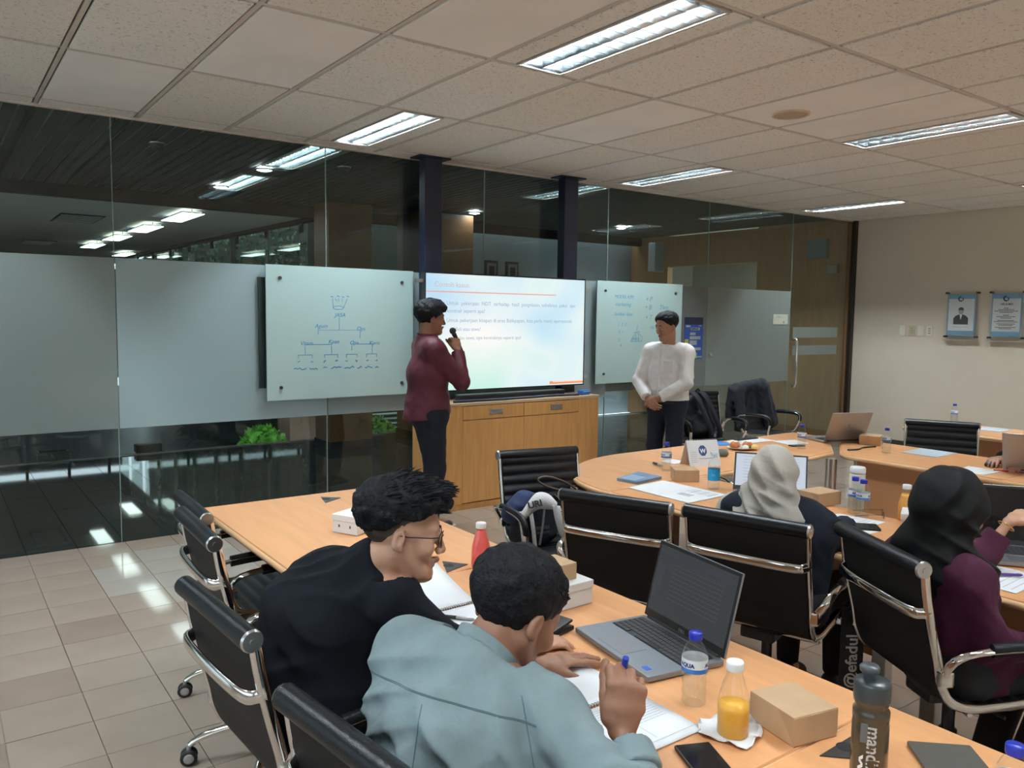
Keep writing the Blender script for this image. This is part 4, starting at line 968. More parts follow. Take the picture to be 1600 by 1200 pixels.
# right-hand horseshoe
arc = [(3.62+.85*math.cos(a)*1.0, 2.98+.78*math.sin(a)) for a in [PI-i*PI/2/14 for i in range(15)]]
corner = [(4.90, 3.06), (4.38, 3.0), (3.47, 2.985)] + [(2.77, 2.96)] + arc[1:] + [(4.6, 3.765), (5.47, 3.765), (5.47, 3.46)]
desk('round_corner_table', 'curved beech corner table in front of the man in white', corner[::-1], 'horseshoe desks', None, [(3.1, 3.25), (4.75, 3.25)], (4.0, 3.35))
for i, (y0, y1, lb) in enumerate(((1.58, 2.95, 'horseshoe desk under the beige-scarfed woman\'s laptop'), (.20, 1.576, 'horseshoe desk under the black-scarfed woman\'s laptop'))):
    desk('meeting_table', lb, rect(2.775, 3.465, y0, y1), 'horseshoe desks', [(3.36, (y0+y1)/2, .018, y1-y0-.16)], [(3.12, y0+.10), (3.12, y1-.10)], (3.12, (y0+y1)/2))
for i, (y0, y1, lb) in enumerate(((1.98, 3.43, 'far side horseshoe desk with the cardboard box and a bottle'), (.60, 1.976, 'far side horseshoe desk at the right edge, under the mouse hand'))):
    pl = [(4.86, y0), (5.58, y0), (5.58, y1), (4.93, y1-.42), (4.86, y1-.5)] if i == 0 else rect(4.86, 5.58, y0, y1)
    t = desk('meeting_table', lb, pl, 'horseshoe desks', [(4.98, (y0+y1-.4)/2+(.0 if i == 0 else .2), .018, y1-y0-(.62 if i == 0 else .1))], [(5.05, y1-.62)] if i == 0 else [(5.1, 1.4)], (5.2, (y0+y1)/2))
for x in (4.80, 5.02): MB().tube([(x, 3.0 if x < 4.9 else 2.93, 0), (x, 3.0 if x < 4.9 else 2.93, .72)], .035, 12).obj('table_leg_post', M_steel, label=('round steel leg left of' if x < 4.9 else 'round steel leg right of')+' the joint in the horseshoe desks', cat='table leg')
desk('meeting_table', 'beech desk beyond the horseshoe, along the right wall', rect(6.64, 7.26, 1.2, 3.50), 'wall-side desk', [(6.74, 2.3, .018, 2.1)], [(6.95, 3.3), (6.95, 1.5)], (6.95, 2.35))

# ------------------------------------------------------------------ conference chairs
def cr(P, n=4):
    """Catmull-Rom through 2-D or 3-D points"""
    P = [Vector(p) for p in P]; out = []
    for i in range(len(P)-1):
        a = P[max(i-1, 0)]; b = P[i]; c = P[i+1]; d = P[min(i+2, len(P)-1)]
        for k in range(n):
            t = k/n; out.append(.5*((2*b)+(c-a)*t+(2*a-5*b+4*c-d)*t*t+(3*b-a-3*c+d)*t**3))
    out.append(P[-1]); return out
def make_chair():
    """faces +x; origin on the floor under the column"""
    t = thing('conference_chair', 'x', 'chair'); HW = .225
    prof = [(-.275, 0, .885), (-.262, 0, .80), (-.240, 0, .70), (-.215, 0, .60), (-.200, 0, .53), (-.165, 0, .472), (-.09, 0, .448), (.02, 0, .452), (.13, 0, .462), (.20, 0, .455), (.225, 0, .425)]
    pc = cr(prof, 5); nb = 24
    def sling(a, b, ribs):
        g = []; S = [0]
        for i in range(1, len(pc)): S.append(S[-1]+(pc[i]-pc[i-1]).length)
        pts = []; s0, s1 = S[a], S[b]; n = int((s1-s0)/.0085)
        for k in range(n+1):
            s = s0+(s1-s0)*k/n; i = max(j for j in range(len(S)) if S[j] <= s+1e-9); i = min(i, len(S)-2); u = (s-S[i])/(S[i+1]-S[i])
            p = pc[i].lerp(pc[i+1], u); T = (pc[i+1]-pc[i]).normalized(); Nn = Vector((T.z*-1, 0, T.x)) if True else None
            pts.append((p, Nn, s))
        front = []; 
        for p, Nn, s in pts:
            ph = (s/.052) % 1.0; bulge = .010*(math.sin(PI*ph)**.6)
            front.append([p-Nn*(-.004-bulge)*1.0+Vector((0, y, 0)) for y in (-HW+.010, -HW*.5, 0, HW*.5, HW-.010)])
        return front, pts
    for nm, a, b in (('backrest', 0, nb), ('seat', nb, len(pc)-1)):
        fr, pts = sling(a, b, 1)
        m = MB(); back = [[p+Nn*(-.012)+Vector((0, y, 0)) for y in (-HW+.010, -HW*.5, 0, HW*.5, HW-.010)] for p, Nn, s in pts]
        m.sheet([r[::-1] for r in fr], 0, 0); m.sheet(back, 0, 1)
        k = len(fr)
        for e in (0, 4):
            vs = [r[e] for r in fr]+[r[e] for r in back]; m.add(vs, [((i, i+1, k+i+1, k+i) if e == 0 else (i+1, i, k+i, k+i+1)) for i in range(k-1)], 0)
        m.obj(nm, [M_leather, M_leatherb], t)
    MB().tube([(-.283, -HW-.002, .89), (-.283, HW+.002, .89)], .027, 16).obj('top_roll', M_leather, t)
    for s in (-1, 1):
        MB().tube([(-.283, s*(HW+.003), .89), (-.283, s*(HW+.010), .89)], [.0275, .024], 16).tube([(-.283, s*(HW+.010), .89), (-.283, s*(HW+.013), .89)], .008, 8).obj('end_cap', M_steel, t)
        side = [p+Vector((0, s*HW, 0)) for p in pc]
        MB().tube(side, .013, 8, flat=(.55, 1.25)).obj('side_frame', M_chrome, t)
        arm = cr([(-.205, s*(HW+.012), .56), (-.20, s*(HW+.05), .625), (-.14, s*(HW+.062), .655), (.02, s*(HW+.065), .665), (.14, s*(HW+.065), .655), (.175, s*(HW+.06), .61), (.15, s*(HW+.04), .52), (.125, s*(HW+.012), .465)], 3)
        a = MB().tube(arm, .0115, 8, flat=(1.3, .75)).obj('armrest', M_chrome, t)
        MB().tube(arm[7:17], .0165, 8, flat=(1.35, .85)).obj('arm_pad', M_leather, a)
        MB().box((-.20, s*(HW+.012), .555), (.045, .03, .05), ch=.008).obj('arm_bracket', M_chrome, t); MB().box((.125, s*(HW+.010), .455), (.05, .025, .03), ch=.006).obj('arm_bracket', M_chrome, t)
    st = cr([(-.250, -HW, .756), (-.268, -HW+.008, .753), (-.293, -HW+.04, .750), (-.300, 0, .750), (-.293, HW-.04, .750), (-.268, HW-.008, .753), (-.250, HW, .756)], 4)
    MB().tube(st, .0155, 8, flat=(1.3, .6)).obj('back_stretcher', M_chrome, t)
    MB().tube([(-.10, -HW, .43), (-.10, HW, .43)], .010, 8).tube([(.13, -HW, .44), (.13, HW, .44)], .010, 8).obj('seat_stretcher', M_chrome, t)
    MB().box((.0, 0, .405), (.24, .13, .05), ch=.012).obj('tilt_housing', M_plastic, t)
    MB().tube([(.0, -.06, .40), (.03, -.21, .405)], .006, 6).obj('height_lever', M_plastic, t)
    MB().lathe([(.028, .10), (.028, .26), (.020, .262), (.020, .40)], 16).obj('gas_column', M_plastic, t)
    MB().lathe([(.030, .085), (.045, .09), (.045, .135), (.030, .15)], 16).obj('hub', M_chrome, t)
    for i in range(5):
        a = i*2*PI/5+.35; c, s_ = math.cos(a), math.sin(a)
        lg = cr([(.03*c, .03*s_, .125), (.15*c, .15*s_, .125), (.27*c, .27*s_, .100), (.315*c, .315*s_, .072)], 3)
        MB().tube(lg, [.022-.0009*k for k in range(len(lg))], 8, flat=(.75, 1.)).obj('base_leg', M_chrome, t)
        w = MB(); ca = a+.7*(i-2)
        M4 = Matrix.Translation((.318*c, .318*s_, .030)) @ Matrix.Rotation(ca, 4, 'Z') @ Matrix.Rotation(PI/2, 4, 'X')
        for z in (-.020, .008): w.lathe([(.012, z), (.028, z+.001), (.030, z+.004), (.030, z+.009), (.028, z+.012), (.012, z+.012)], 16)
        w.xf(M4); w.obj('caster', M_plastic, t)
        q = MB(); q.lathe([(.010, -.0215), (.018, -.0215), (.018, -.020), (.010, -.020)], 14); q.xf(M4); q.tube([(.318*c, .318*s_, .045), (.318*c, .318*s_, .078)], .008, 6); q.obj('caster_rim', mat('caster_grey', (.35, .35, .35), .4), t)
    return t
chair0 = make_chair(); CH_USED = [0]
def place_chair(bx, by, fx, fy, label, group, dz=0.):
    """bx, by: middle of the top roll; (fx, fy): the way the chair faces"""
    a = math.atan2(fy, fx); o = chair0 if not CH_USED[0] else copy_tree(chair0); CH_USED[0] = 1
    o.location = (bx+.283*math.cos(a), by+.283*math.sin(a), 0); o.rotation_euler = (0, 0, a); o['label'] = label; o['group'] = group
    o.scale = (1, 1.04, 1+dz/.9)
    return o
GL, GR = 'chairs along the left desks', 'chairs around the horseshoe desks'
place_chair(.845, 3.38, 1, -.02, 'empty black office chair farthest along the left desks, at the glass', GL, -.055)
place_chair(.722, 2.83, 1, -.03, 'empty black office chair second from the glass on the left desk row', GL)
place_chair(.550, 2.00, 1, .06, 'black office chair behind the man in the dark sweater', GL)
place_chair(.560, 1.23, .985, .12, 'black office chair behind the man in the blue-grey shirt', GL)
place_chair(2.215, 2.335, .92, .40, 'empty black office chair at the horseshoe, back turned, directly behind the open laptop', GR)
place_chair(2.412, 1.848, .963, .27, 'black office chair whose back hides the beige-scarfed woman', GR)
place_chair(2.495, 1.376, .87, -.49, 'black office chair turned aside under the black-scarfed woman', GR)
place_chair(2.66, 3.41, -.19, -.98, 'black ribbed chair facing the camera in front of the low cabinet, bags on it', GR)
place_chair(5.92, 2.84, -.88, -.47, 'empty ribbed black chair on the far side of the horseshoe', GR)
place_chair(7.86, 2.62, -.97, -.25, 'ribbed black chair at the wall-side desk, right picture edge', GR)
place_chair(6.12, 5.32, -.35, -.94, 'black office chair by the glass holding a black backpack', 'chairs by the glass')
place_chair(6.98, 5.38, .10, -.99, 'black office chair by the glass draped with a dark jacket', 'chairs by the glass')
# ------------------------------------------------------------------ things on the desks
TZ = .7512
M_pet = glass_mat('pet_plastic', (.975, .985, .99), 1.0, cap=.35)
M_water = glass_mat('water', (.955, .975, .98), .8, cap=.25)
def put(o, x, y, rz=0, z=TZ): o.location = (x, y, z); o.rotation_euler = (0, 0, rz); return o
def wrap(r, z0, s=1.): return lambda v: Vector((r*math.sin(v.x/r), -r*math.cos(v.x/r), z0+v.y))
WPROF = [(.026, .001), (.029, .004), (.0285, .010), (.0268, .020), (.029, .030), (.0268, .042), (.029, .054), (.0268, .066), (.0292, .078), (.0292, .112), (.027, .124), (.021, .138), (.0135, .149), (.0115, .153), (.0115, .160)]
M_lab = mat('bottle_label_blue', (.05, .22, .62), .4, var=.5, vscale=30); M_labw = mat('bottle_label_white', (.80, .86, .92), .4); M_labn = mat('bottle_label_navy', (.02, .05, .30), .4)
def water_bottle(label, x, y, rz, group, lvl=.104, text='AQUA'):
    t = thing('water_bottle', label, 'bottle', group=group)
    MB().lathe(WPROF, 22, cap=False).add([], []).obj('bottle_body', M_pet, t)
    MB().lathe([(r-.0015, z) for r, z in WPROF if z < lvl]+[(.0265, lvl), (.0005, lvl)], 22).obj('water_fill', M_water, t)
    MB().lathe([(.0298, .080), (.0298, .111)], 26, cap=False).obj('label_wrap', M_labw, t)
    MB().lathe([(.0300, .080), (.0300, .090)], 26, cap=False).obj('label_band', M_lab, t)
    b = MB()
    for k in (-1.2, .9, 3.0): text_mb(text, .013, .0002, 'CENTER', bold=.0006, xf=(lambda kk: (lambda v: Matrix.Rotation(kk, 3, 'Z') @ wrap(.0302, .094)(v)))(k), mb=b)
    b.obj('lettering', M_labn, t)
    MB().lathe([(.0150, .151), (.0155, .153), (.0155, .166), (.0145, .168), (.0005, .1685)], 20).obj('cap', M_bluecap, t)
    return put(t, x, y, rz)
WG = 'blue-capped water bottles'
water_bottle('blue-capped water bottle standing right of the open grey laptop', 1.388, 1.185, -.3, WG)
water_bottle('blue-capped water bottle left of the desk calendar', 3.415, 3.175, -.5, WG)
water_bottle('blue-capped water bottle beside the far silver laptop', 4.81, 3.235, -.5, WG)
water_bottle('blue-capped water bottle beside the far cardboard box', 5.165, 2.83, -.5, WG)
water_bottle('blue-capped water bottle in front of the white tumbler', 3.375, 1.945, -.6, WG)
water_bottle('blue-capped water bottle just behind another next to the white tumbler', 3.40, 2.00, .4, WG)
water_bottle('small water bottle on the desk by the right wall', 7.22, 3.36, -.5, WG)
water_bottle('water bottle cut by the bottom right corner, only its blue cap showing', 1.462, .548, 0, WG)
# light-blue-label bottle
t = thing('water_bottle', 'white-capped bottle with a bright light-blue label beside the cardboard box', 'bottle', group='bottle with light-blue label')
MB().lathe([(.029, .001), (.031, .005), (.0305, .03), (.031, .05), (.031, .12), (.029, .135), (.022, .155), (.0135, .170), (.0125, .180)], 22, cap=False).obj('bottle_body', M_pet, t)
MB().lathe([(.0285, .003), (.0292, .11), (.0005, .111)], 22).obj('water_fill', M_water, t)
MB().lathe([(.0316, .048), (.0316, .108)], 26, cap=False).obj('label_wrap', mat('label_cyan', (.01, .36, .72), .4), t)
b = MB()
for k in (-1., 1., 3.): text_mb('le', .026, .0002, 'CENTER', xf=(lambda kk: (lambda v: Matrix.Rotation(kk, 3, 'Z') @ wrap(.0319, .072)(v)))(k), mb=b)
b.obj('lettering', mat('label_pale', (.35, .70, .90), .5), t)
MB().lathe([(.0145, .176), (.0150, .178), (.0150, .194), (.0005, .195)], 18).obj('cap', mat('cap_clear', (.55, .65, .70), .3), t)
put(t, 3.262, 2.70)
# juice bottles
def juice(label, x, y, col, lvl, name, cat='bottle'):
    t = thing('juice_bottle', label, cat, group=name)
    pr = [(.031, .001), (.034, .005), (.034, .055), (.033, .075), (.026, .105), (.0175, .130), (.0155, .140), (.0155, .146)]
    MB().lathe(pr, 24, cap=False).obj('bottle_body', M_pet, t)
    MB().lathe([(r-.0016, z) for r, z in pr if z < lvl]+[(np.interp(lvl, [p[1] for p in pr], [p[0] for p in pr])-.0016, lvl), (.0005, lvl)], 24).obj('juice_fill', mat(name.replace(' ', '_'), col, .35, spec=.3), t)
    MB().lathe([(.0180, .141), (.0185, .143), (.0185, .157), (.0170, .160), (.0005, .1605)], 24).obj('cap', M_whitecap, t)
    return put(t, x, y)
juice('half-full orange juice bottle with a white cap on a crumpled tissue', 1.352, 1.045, (.90, .45, .06), .068, 'orange juice')
juice('full red juice bottle with a white cap behind the man in the blue-grey shirt', 1.535, 2.285, (.85, .13, .12), .136, 'red juice')
juice('orange juice bottle half hidden behind the black headscarf', 3.475, 1.80, (.85, .40, .08), .12, 'amber juice')
# crumpled tissue
r = random.Random(9); g = []
for i in range(7):
    row = []
    for j in range(28):
        a = 2*PI*j/28; rad = (.012+.062*i/6)*(1+.14*math.sin(3*a+1)+.10*math.sin(5*a+i)+(.05*r.uniform(-1, 1) if i > 3 else 0))
        row.append((rad*math.cos(a)*1.0, rad*math.sin(a)*.85, .0012+(max(0, i-3)/3)**1.5*(.006+.006*math.sin(7*a+i)+.003*r.random())))
    row.append(row[0]); g.append(row)
q = MB().sheet(g, .0006); o = q.obj('tissue', M_paper, label='crumpled white tissue under the orange juice bottle', cat='tissue'); put(o, 1.358, 1.052, 0, .7508)
for n_, p_ in (('juice', 0),): pass
# boxes
def kraft(label, c, w, d, h, rz, group, m=M_card, z=TZ, tab=True):
    t = thing('carton_box', label, 'box', group=group)
    MB().box((0, 0, h/2), (w, d, h), ch=.0015).obj('box_body', m, t)
    MB().box((0, -.0, h+.0008), (w, d-.002, .0016)).obj('lid', m, t)
    if tab:
        MB().box((0, -d/2-.0008, h-.004), (.035, .0014, .008)).obj('lid_tab', m, t)
        MB().add([(w/2+.0008, -d/2+.0, h), (w/2+.0008, -d/2+.0, h*.1), (w/2+.0008, -d/2+.045, h)], [(0, 1, 2)]).obj('corner_fold', mat('kraft_dark', (.44, .29, .165), .8), t); MB().add([(-w/2-.0008, -d/2+.0, h), (-w/2-.0008, -d/2+.0, h*.1), (-w/2-.0008, -d/2+.045, h)], [(2, 1, 0)]).obj('corner_fold', mat('kraft_dark', (0, 0, 0)), t)
    return put(t, c[0], c[1], rz, z)
kraft('brown cardboard snack box nearest the camera on the left desk', (1.482, .990), .120, .134, .061, -.207, 'cardboard snack boxes')
kraft('brown cardboard box between the desk calendar and the open booklet', (3.315, 2.945), .13, .12, .062, -.62, 'cardboard snack boxes')
kraft('brown cardboard box on the horseshoe desk near the wall, beside the far laptop', (5.43, 3.09), .14, .14, .065, -1.2, 'cardboard snack boxes')
kraft('brown cardboard box in front of the beige-scarfed woman\'s laptop', (3.44, 2.205), .16, .12, .062, -.10, 'cardboard snack boxes')
def white_box(label, x, y, rz, holes, group='white lidded boxes', w=.19, d=.125, h=.072):
    t = thing('white_box', label, 'box', group=group)
    MB().box((0, 0, h*.5), (w, d, h-.002), ch=.001).obj('box_body', M_cardw, t)
    MB().box((0, 0, h-.010), (w+.005, d+.005, .024), ch=.0015).obj('lid', M_cardw, t)
    if holes:
        b = MB()
        for sx in (-.028, .028): b.xf(Matrix.Identity(4)); b.box((-w/2-.0006, sx, .030), (.001, .006, .011))
        b.obj('vent_hole', M_ink, t)
    return put(t, x, y, rz)
white_box('white lidded box with two small holes on the far left desk', 1.405, 2.985, .45, True)
white_box('white lidded box with a brown box on top, beside the man in blue-grey', 1.53, 1.862, .03, False)
kraft('small brown box lying on top of a white lidded box', (1.525, 1.885), .125, .105, .050, .03, 'cardboard snack boxes', z=TZ+.0745, tab=False)
white_box('white lidded box behind the black headscarf', 3.36, 1.70, .45, False, d=.10, w=.14)
# notebooks and papers
def lines(mb, X, x0, x1, zs, wd=.0012, r=None, seg=14, mi=0):
    for z in zs:
        x = x0
        while x < x1:
            l = (r.uniform(.5, 1.3) if r else 1)*(x1-x0)/seg; e = min(x+l*.82, x1); ribbon(mb, [(x, z), (e, z)], wd, X, mi=mi); x += l
def page(t, w, h, y0, lift=0., name='page', curl=1., skew=0.):
    g = [[(-w/2+w*i/6+skew*v, y0+h*v, .0035+lift*(abs(v)**2)) for i in range(7)] for v in [j/8 for j in range(9)]]
    if h < 0: g = g[::-1]
    return MB().sheet([row[::-1] for row in g][::1], .0028).obj(name, M_paper, t)
def notebook(label, x, y, rz, w, hu, hd, group, lift=.0, prints=True, skew=0.):
    t = thing('spiral_notebook', label, 'notebook', group=group)
    for (h, l, nm) in ((hu, lift, 'left_page'), (-hd, 0, 'right_page')):
        sg = 1 if h > 0 else -1
        g = [[(-w/2+w*i/6+(skew*v if h > 0 else 0), sg*.006+(h-sg*.006)*v, .0040+l*v*v) for i in range(7)] for v in [j/8 for j in range(9)]]
        if sg < 0: g = [r_[::-1] for r_ in g]
        MB().sheet([r_[::-1] for r_ in g], -.0036 if False else .0036).obj('page', M_paper, t)
    b = MB(); n = int(w/.0085)
    for i in range(n):
        xx = -w/2+.008+(w-.016)*i/(n-1)
        b.tube([(xx, .006*math.cos(a), .0045+.0062*math.sin(a)) for a in [k*2*PI/8 for k in range(8)]], .0007, 4, closed=True)
    b.obj('spiral_binding', M_plastic, t)
    if prints:
        X = frame((0, 0, .0050), (1, 0, 0), (0, 1, 0)); q = MB(); rr = random.Random(2)
        lines(q, X, -w/2+.02, -w/2+w*.45, [-.03-.009*k for k in range(6)], .0012, rr, 6)
        lines(q, X, -w/2+w*.52, w/2-.02, [-.035-.009*k for k in range(10)], .0012, rr, 7)
        for a, c in (((-w/2+.012, -.022), (w/2-.012, -.022)), ((-w/2+.012, -hd+.02), (w/2-.012, -hd+.02)), ((-w/2+w*.48, -.03), (-w/2+w*.48, -hd+.03))): ribbon(q, [a, c], .0010, X)
        q.obj('printed_lines', M_greyink, t)
    return put(t, x, y, rz)
notebook('open spiral notebook under the pen hand of the man in blue-grey', 1.205, 1.297, 0, .215, .205, .207, 'spiral notebooks')
notebook('open blank spiral notebook in front of the bespectacled man', 1.20, 1.995, .03, .26, .43, .19, 'spiral notebooks', .02, False, .10)
def pen(label, a, b, col, r=.0052, z=TZ+.010, group='pens'):
    t = thing('pen', label, 'pen', (0, 0, 0), group=group); A = Vector((*a, z)); B = Vector((*b, z)); d = B-A
    MB().tube([A, A+d*.08, A+d*.55], [r*.6, r, r], 10).obj('barrel', col, t)
    MB().tube([A+d*.55, A+d*.95, B], [r, r*.92, r*.25], 10).obj('grip', M_steel if col is M_plastic else col, t)
    return t
pen('black ballpoint pen lying on the blank spiral notebook', (1.158, 1.975-.012), (1.238, 1.87), M_plastic)
pen('black marker pen left of the water bottle on the round table', (3.505, 3.365), (3.475, 3.26), M_plastic, .008)
def sheet_paper(label, corners, group, cat='paper', name='paper_sheet', prints=None, m=None, th=.0016, z=TZ):
    c = Vector((sum(p[0] for p in corners)/4, sum(p[1] for p in corners)/4)); P = [(p[0]-c.x, p[1]-c.y) for p in corners]
    ar = sum(P[i][0]*P[(i+1) % 4][1]-P[(i+1) % 4][0]*P[i][1] for i in range(4))
    if ar < 0: P = P[::-1]
    t = thing(name, label, cat, (c.x, c.y, z), group=group); MB().prism(P, 0, th).obj('sheet', m or M_paper, t)
    if prints: prints(t, P, th)
    return t
def bil(P, u, v): a, b, c, d = [Vector(p) for p in P]; q = a.lerp(b, u).lerp(d.lerp(c, u), v); return q
def print_lines(n, u0=.1, u1=.9, v0=.12, v1=.88, m=None):
    def f(t, P, th):
        b = MB(); X = Matrix.Translation((0, 0, th))
        for k in range(n):
            v = v0+(v1-v0)*k/max(1, n-1); ribbon(b, [bil(P, u0, v), bil(P, u1-(.3 if k % 4 == 3 else 0), v)], .0022, X)
        b.obj('printed_lines', m or M_greyink, t)
    return f
def booklet_print(t, P, th):
    b = MB(); X = Matrix.Translation((0, 0, th)); ribbon(b, [bil(P, .0, .5), bil(P, 1, .5)], .0012, X)
    for (u0, u1, v0, v1) in ((.62, .90, .08, .42), (.34, .50, .22, .40)):
        for k in range(9):
            v = v0+(v1-v0)*k/8; ribbon(b, [bil(P, u0, v), bil(P, u1, v)], .004 if k % 3 else .008, X)
    b.obj('printed_blocks', M_greyink, t)
# open booklet: corners around, first edge = far side
sheet_paper('open white booklet with grey print on the horseshoe desk behind an empty chair', [(2.90, 2.955), (3.19, 2.985), (3.20, 2.56), (2.90, 2.545)], 'open booklet', 'booklet', 'open_booklet', booklet_print, th=.004)
t = sheet_paper('grey-blue hardcover notebook beside the cardboard box on the round table', [(2.985, 3.13), (3.215, 3.20), (3.225, 3.03), (3.00, 2.995)], 'blue notebook', 'notebook', 'blue_notebook', None, mat('cover_steel_blue', (.16, .26, .40), .5, var=.2, vscale=8), .014)
sheet_paper('light printed sheet beside the blue notebook cover', [(3.0, 3.12), (3.12, 3.155), (3.13, 3.05), (3.01, 3.02)], 'blue notebook label', 'sticker', 'cover_sticker', None, mat('cover_pale_blue', (.30, .42, .55), .5), .0012, TZ+.0143)
sheet_paper('small white note behind the first water bottle on the round table', [(3.62, 3.42), (3.74, 3.42), (3.74, 3.30), (3.62, 3.30)], 'note')
sheet_paper('white papers in a blue folder at the back of the round table', [(4.62, 3.73), (4.98, 3.74), (4.96, 3.56), (4.55, 3.60)], 'folder papers')
sheet_paper('bright blue folder under white papers at the back of the round table', [(4.50, 3.745), (4.60, 3.745), (4.53, 3.60), (4.42, 3.62)], 'blue folder', 'folder', 'blue_folder', None, mat('folder_blue', (.03, .20, .55), .5), .003)
sheet_paper('dark slim tablet lying on papers at the back of the round table', [(4.72, 3.745), (4.95, 3.735), (4.93, 3.68), (4.70, 3.69)], 'dark tablet', 'tablet', 'tablet_computer', None, M_plastic, .008, TZ+.002)
sheet_paper('white document beside the far silver laptop', [(4.93, 3.56), (5.12, 3.50), (5.06, 3.34), (4.88, 3.38)], 'far document', prints=print_lines(7))
sheet_paper('small dark phone on the round table near the far laptop', [(4.84, 3.36), (4.93, 3.33), (4.92, 3.28), (4.83, 3.31)], 'far phone', 'phone', 'smartphone', None, M_plastic, .008)
sheet_paper('blue-white brochure on the far horseshoe desk before the empty chair', [(5.27, 2.78), (5.56, 2.80), (5.57, 2.56), (5.27, 2.55)], 'far brochure', 'brochure', 'brochure', print_lines(6, m=mat('print_blue', (.12, .25, .42), .6)), mat('brochure_blue', (.50, .58, .66), .5))
sheet_paper('white paper beside the mouse hand', [(4.92, 2.26), (5.12, 2.28), (5.12, 2.09), (4.90, 2.10)], 'mouse-side paper', prints=print_lines(5))
sheet_paper('brochure on the desk by the right wall', [(6.95, 3.08), (7.20, 3.08), (7.21, 2.88), (6.95, 2.88)], 'wall-side brochure', 'brochure', 'brochure', print_lines(6), mat('brochure_blue', (0, 0, 0)))
sheet_paper('loose white papers between the tumbler and the black phone', [(3.15, 2.04), (3.33, 2.03), (3.36, 1.83), (3.12, 1.81)], 'loose papers', prints=print_lines(8))
sheet_paper('lower loose white sheet by the black phone', [(3.12, 1.99), (3.20, 2.02), (3.20, 1.76), (3.09, 1.76)], 'lower loose papers', th=.001)
def pw(t, P, th):
    print_lines(7)(t, P, th)
sheet_paper('printed white worksheet with a purple pen on it, lower right', [(2.84, 1.30), (3.10, 1.32), (3.10, 1.10), (2.83, 1.09)], 'worksheet', 'paper', 'worksheet', pw)
pen('purple pen lying on the worksheet at the right edge', (2.93, 1.235), (3.03, 1.15), mat('pen_purple', (.10, .04, .28), .4))
# phones, wallet
def phone(label, x, y, rz, w, l, m, h=.009, gl=None):
    t = thing('smartphone', label, 'phone', group='phones')
    MB().box((0, 0, h/2), (w, l, h), ch=.0035).obj('phone_body', m, t); MB().box((0, 0, h+.0002), (w-.006, l-.006, .0006)).obj('phone_screen', gl or mat('phone_glass', (.01, .011, .013), .12, spec=.25), t)
    return put(t, x, y, rz)
phone('black smartphone at the bottom edge beside the notebook', 1.205, .985, -.42, .078, .160, M_plastic)
phone('dark grey slate phone at the bottom right beside the sports bottle', 1.600, .700, -.75, .125, .18, mat('slate_grey', (.10, .095, .085), .5), .010, mat('slate_matte', (.09, .085, .075), .55, spec=.2))
phone('black phone on the loose papers behind the turned chair', 3.175, 1.84, .75, .085, .155, M_plastic, .012)
t = thing('wallet', 'black wallet on the desk by the left hand of the man in blue-grey', 'wallet', group='wallet'); MB().box((0, 0, .006), (.10, .085, .012), ch=.004).obj('lower_flap', M_leather, t); MB().box((-.004, 0, .0225), (.095, .083, .008), ch=.003, rot=Matrix.Rotation(-.12, 3, 'Y')).obj('upper_flap', M_leather, t); put(t, 1.385, 1.70, .25)
# eyeglasses on the far desk
t = thing('eyeglasses', 'thin brown eyeglasses lying on the desk right of the water bottle', 'eyeglasses', group='glasses')
M_gf = mat('glasses_brown', (.12, .05, .03), .3)
for s in (-1, 1):
    MB().tube([(s*.032+.024*math.cos(a), 0, .018+.016*math.sin(a)) for a in [k*2*PI/14 for k in range(14)]], .0014, 6, closed=True).obj('rim', M_gf, t)
    MB().tube([(s*.056, 0, .022), (s*.057, .06, .018), (s*.055, .12, .006)], .0014, 6).obj('temple', M_gf, t)
MB().tube([(-.009, 0, .022), (0, -.002, .025), (.009, 0, .022)], .0014, 6).obj('bridge', M_gf, t); put(t, 3.44, 1.885, .6)
# sports bottle
t = thing('sports_bottle', 'smoky dark sports bottle with a black flip cap and white lettering', 'bottle', group='sports bottle')
M_smoke = mat('smoky_plastic', (.055, .046, .030), .12, spec=.6); 
MB().lathe([(.030, .001), (.0335, .006), (.0335, .120), (.0325, .128), (.0335, .136), (.0335, .150), (.0285, .158), (.0325, .168), (.0330, .176)], 28, cap=True).obj('bottle_body', M_smoke, t)
MB().lathe([(.0335, .174), (.0335, .206), (.0315, .211), (.012, .213), (.0005, .2132)], 28).obj('screw_cap', mat('cap_slate', (.035, .045, .05), .35), t)
MB().lathe([(.011, .212), (.012, .222), (.0175, .228), (.0185, .236), (.016, .240), (.0005, .241)], 22, (-.006, .004, 0)).obj('spout_lid', mat('cap_slate_light', (.06, .075, .085), .35), t)
b = text_mb('mandiri', .034, .0002, 'LEFT', bold=.0007, xf=lambda v: wrap(.0338, .0)(Vector((v.y-.006, .128-v.x, 0)))); b.obj('lettering', M_whitecap, t)
q = MB(); pts = [(-.012-.0, .062), (-.020, .054), (-.012, .044), (-.022, .034), (-.016, .022)]
Wf = wrap(.0339, 0)
for a, c in zip(pts[:-1], pts[1:]):
    q.add([Wf(Vector((a[0], a[1]+.004, 0))), Wf(Vector((a[0], a[1]-.004, 0))), Wf(Vector((c[0], c[1]-.004, 0))), Wf(Vector((c[0], c[1]+.004, 0)))], [(0, 1, 2, 3)])
q.obj('ribbon_mark', M_whitecap, t)
MB().box((-.012, -.0318, .112), (.013, .004, .040), ch=.002).obj('measure_window', mat('window_grey_blue', (.10, .12, .13), .3), t)
put(t, 1.432, .787, -1.02); t.scale = (1, 1, .93)
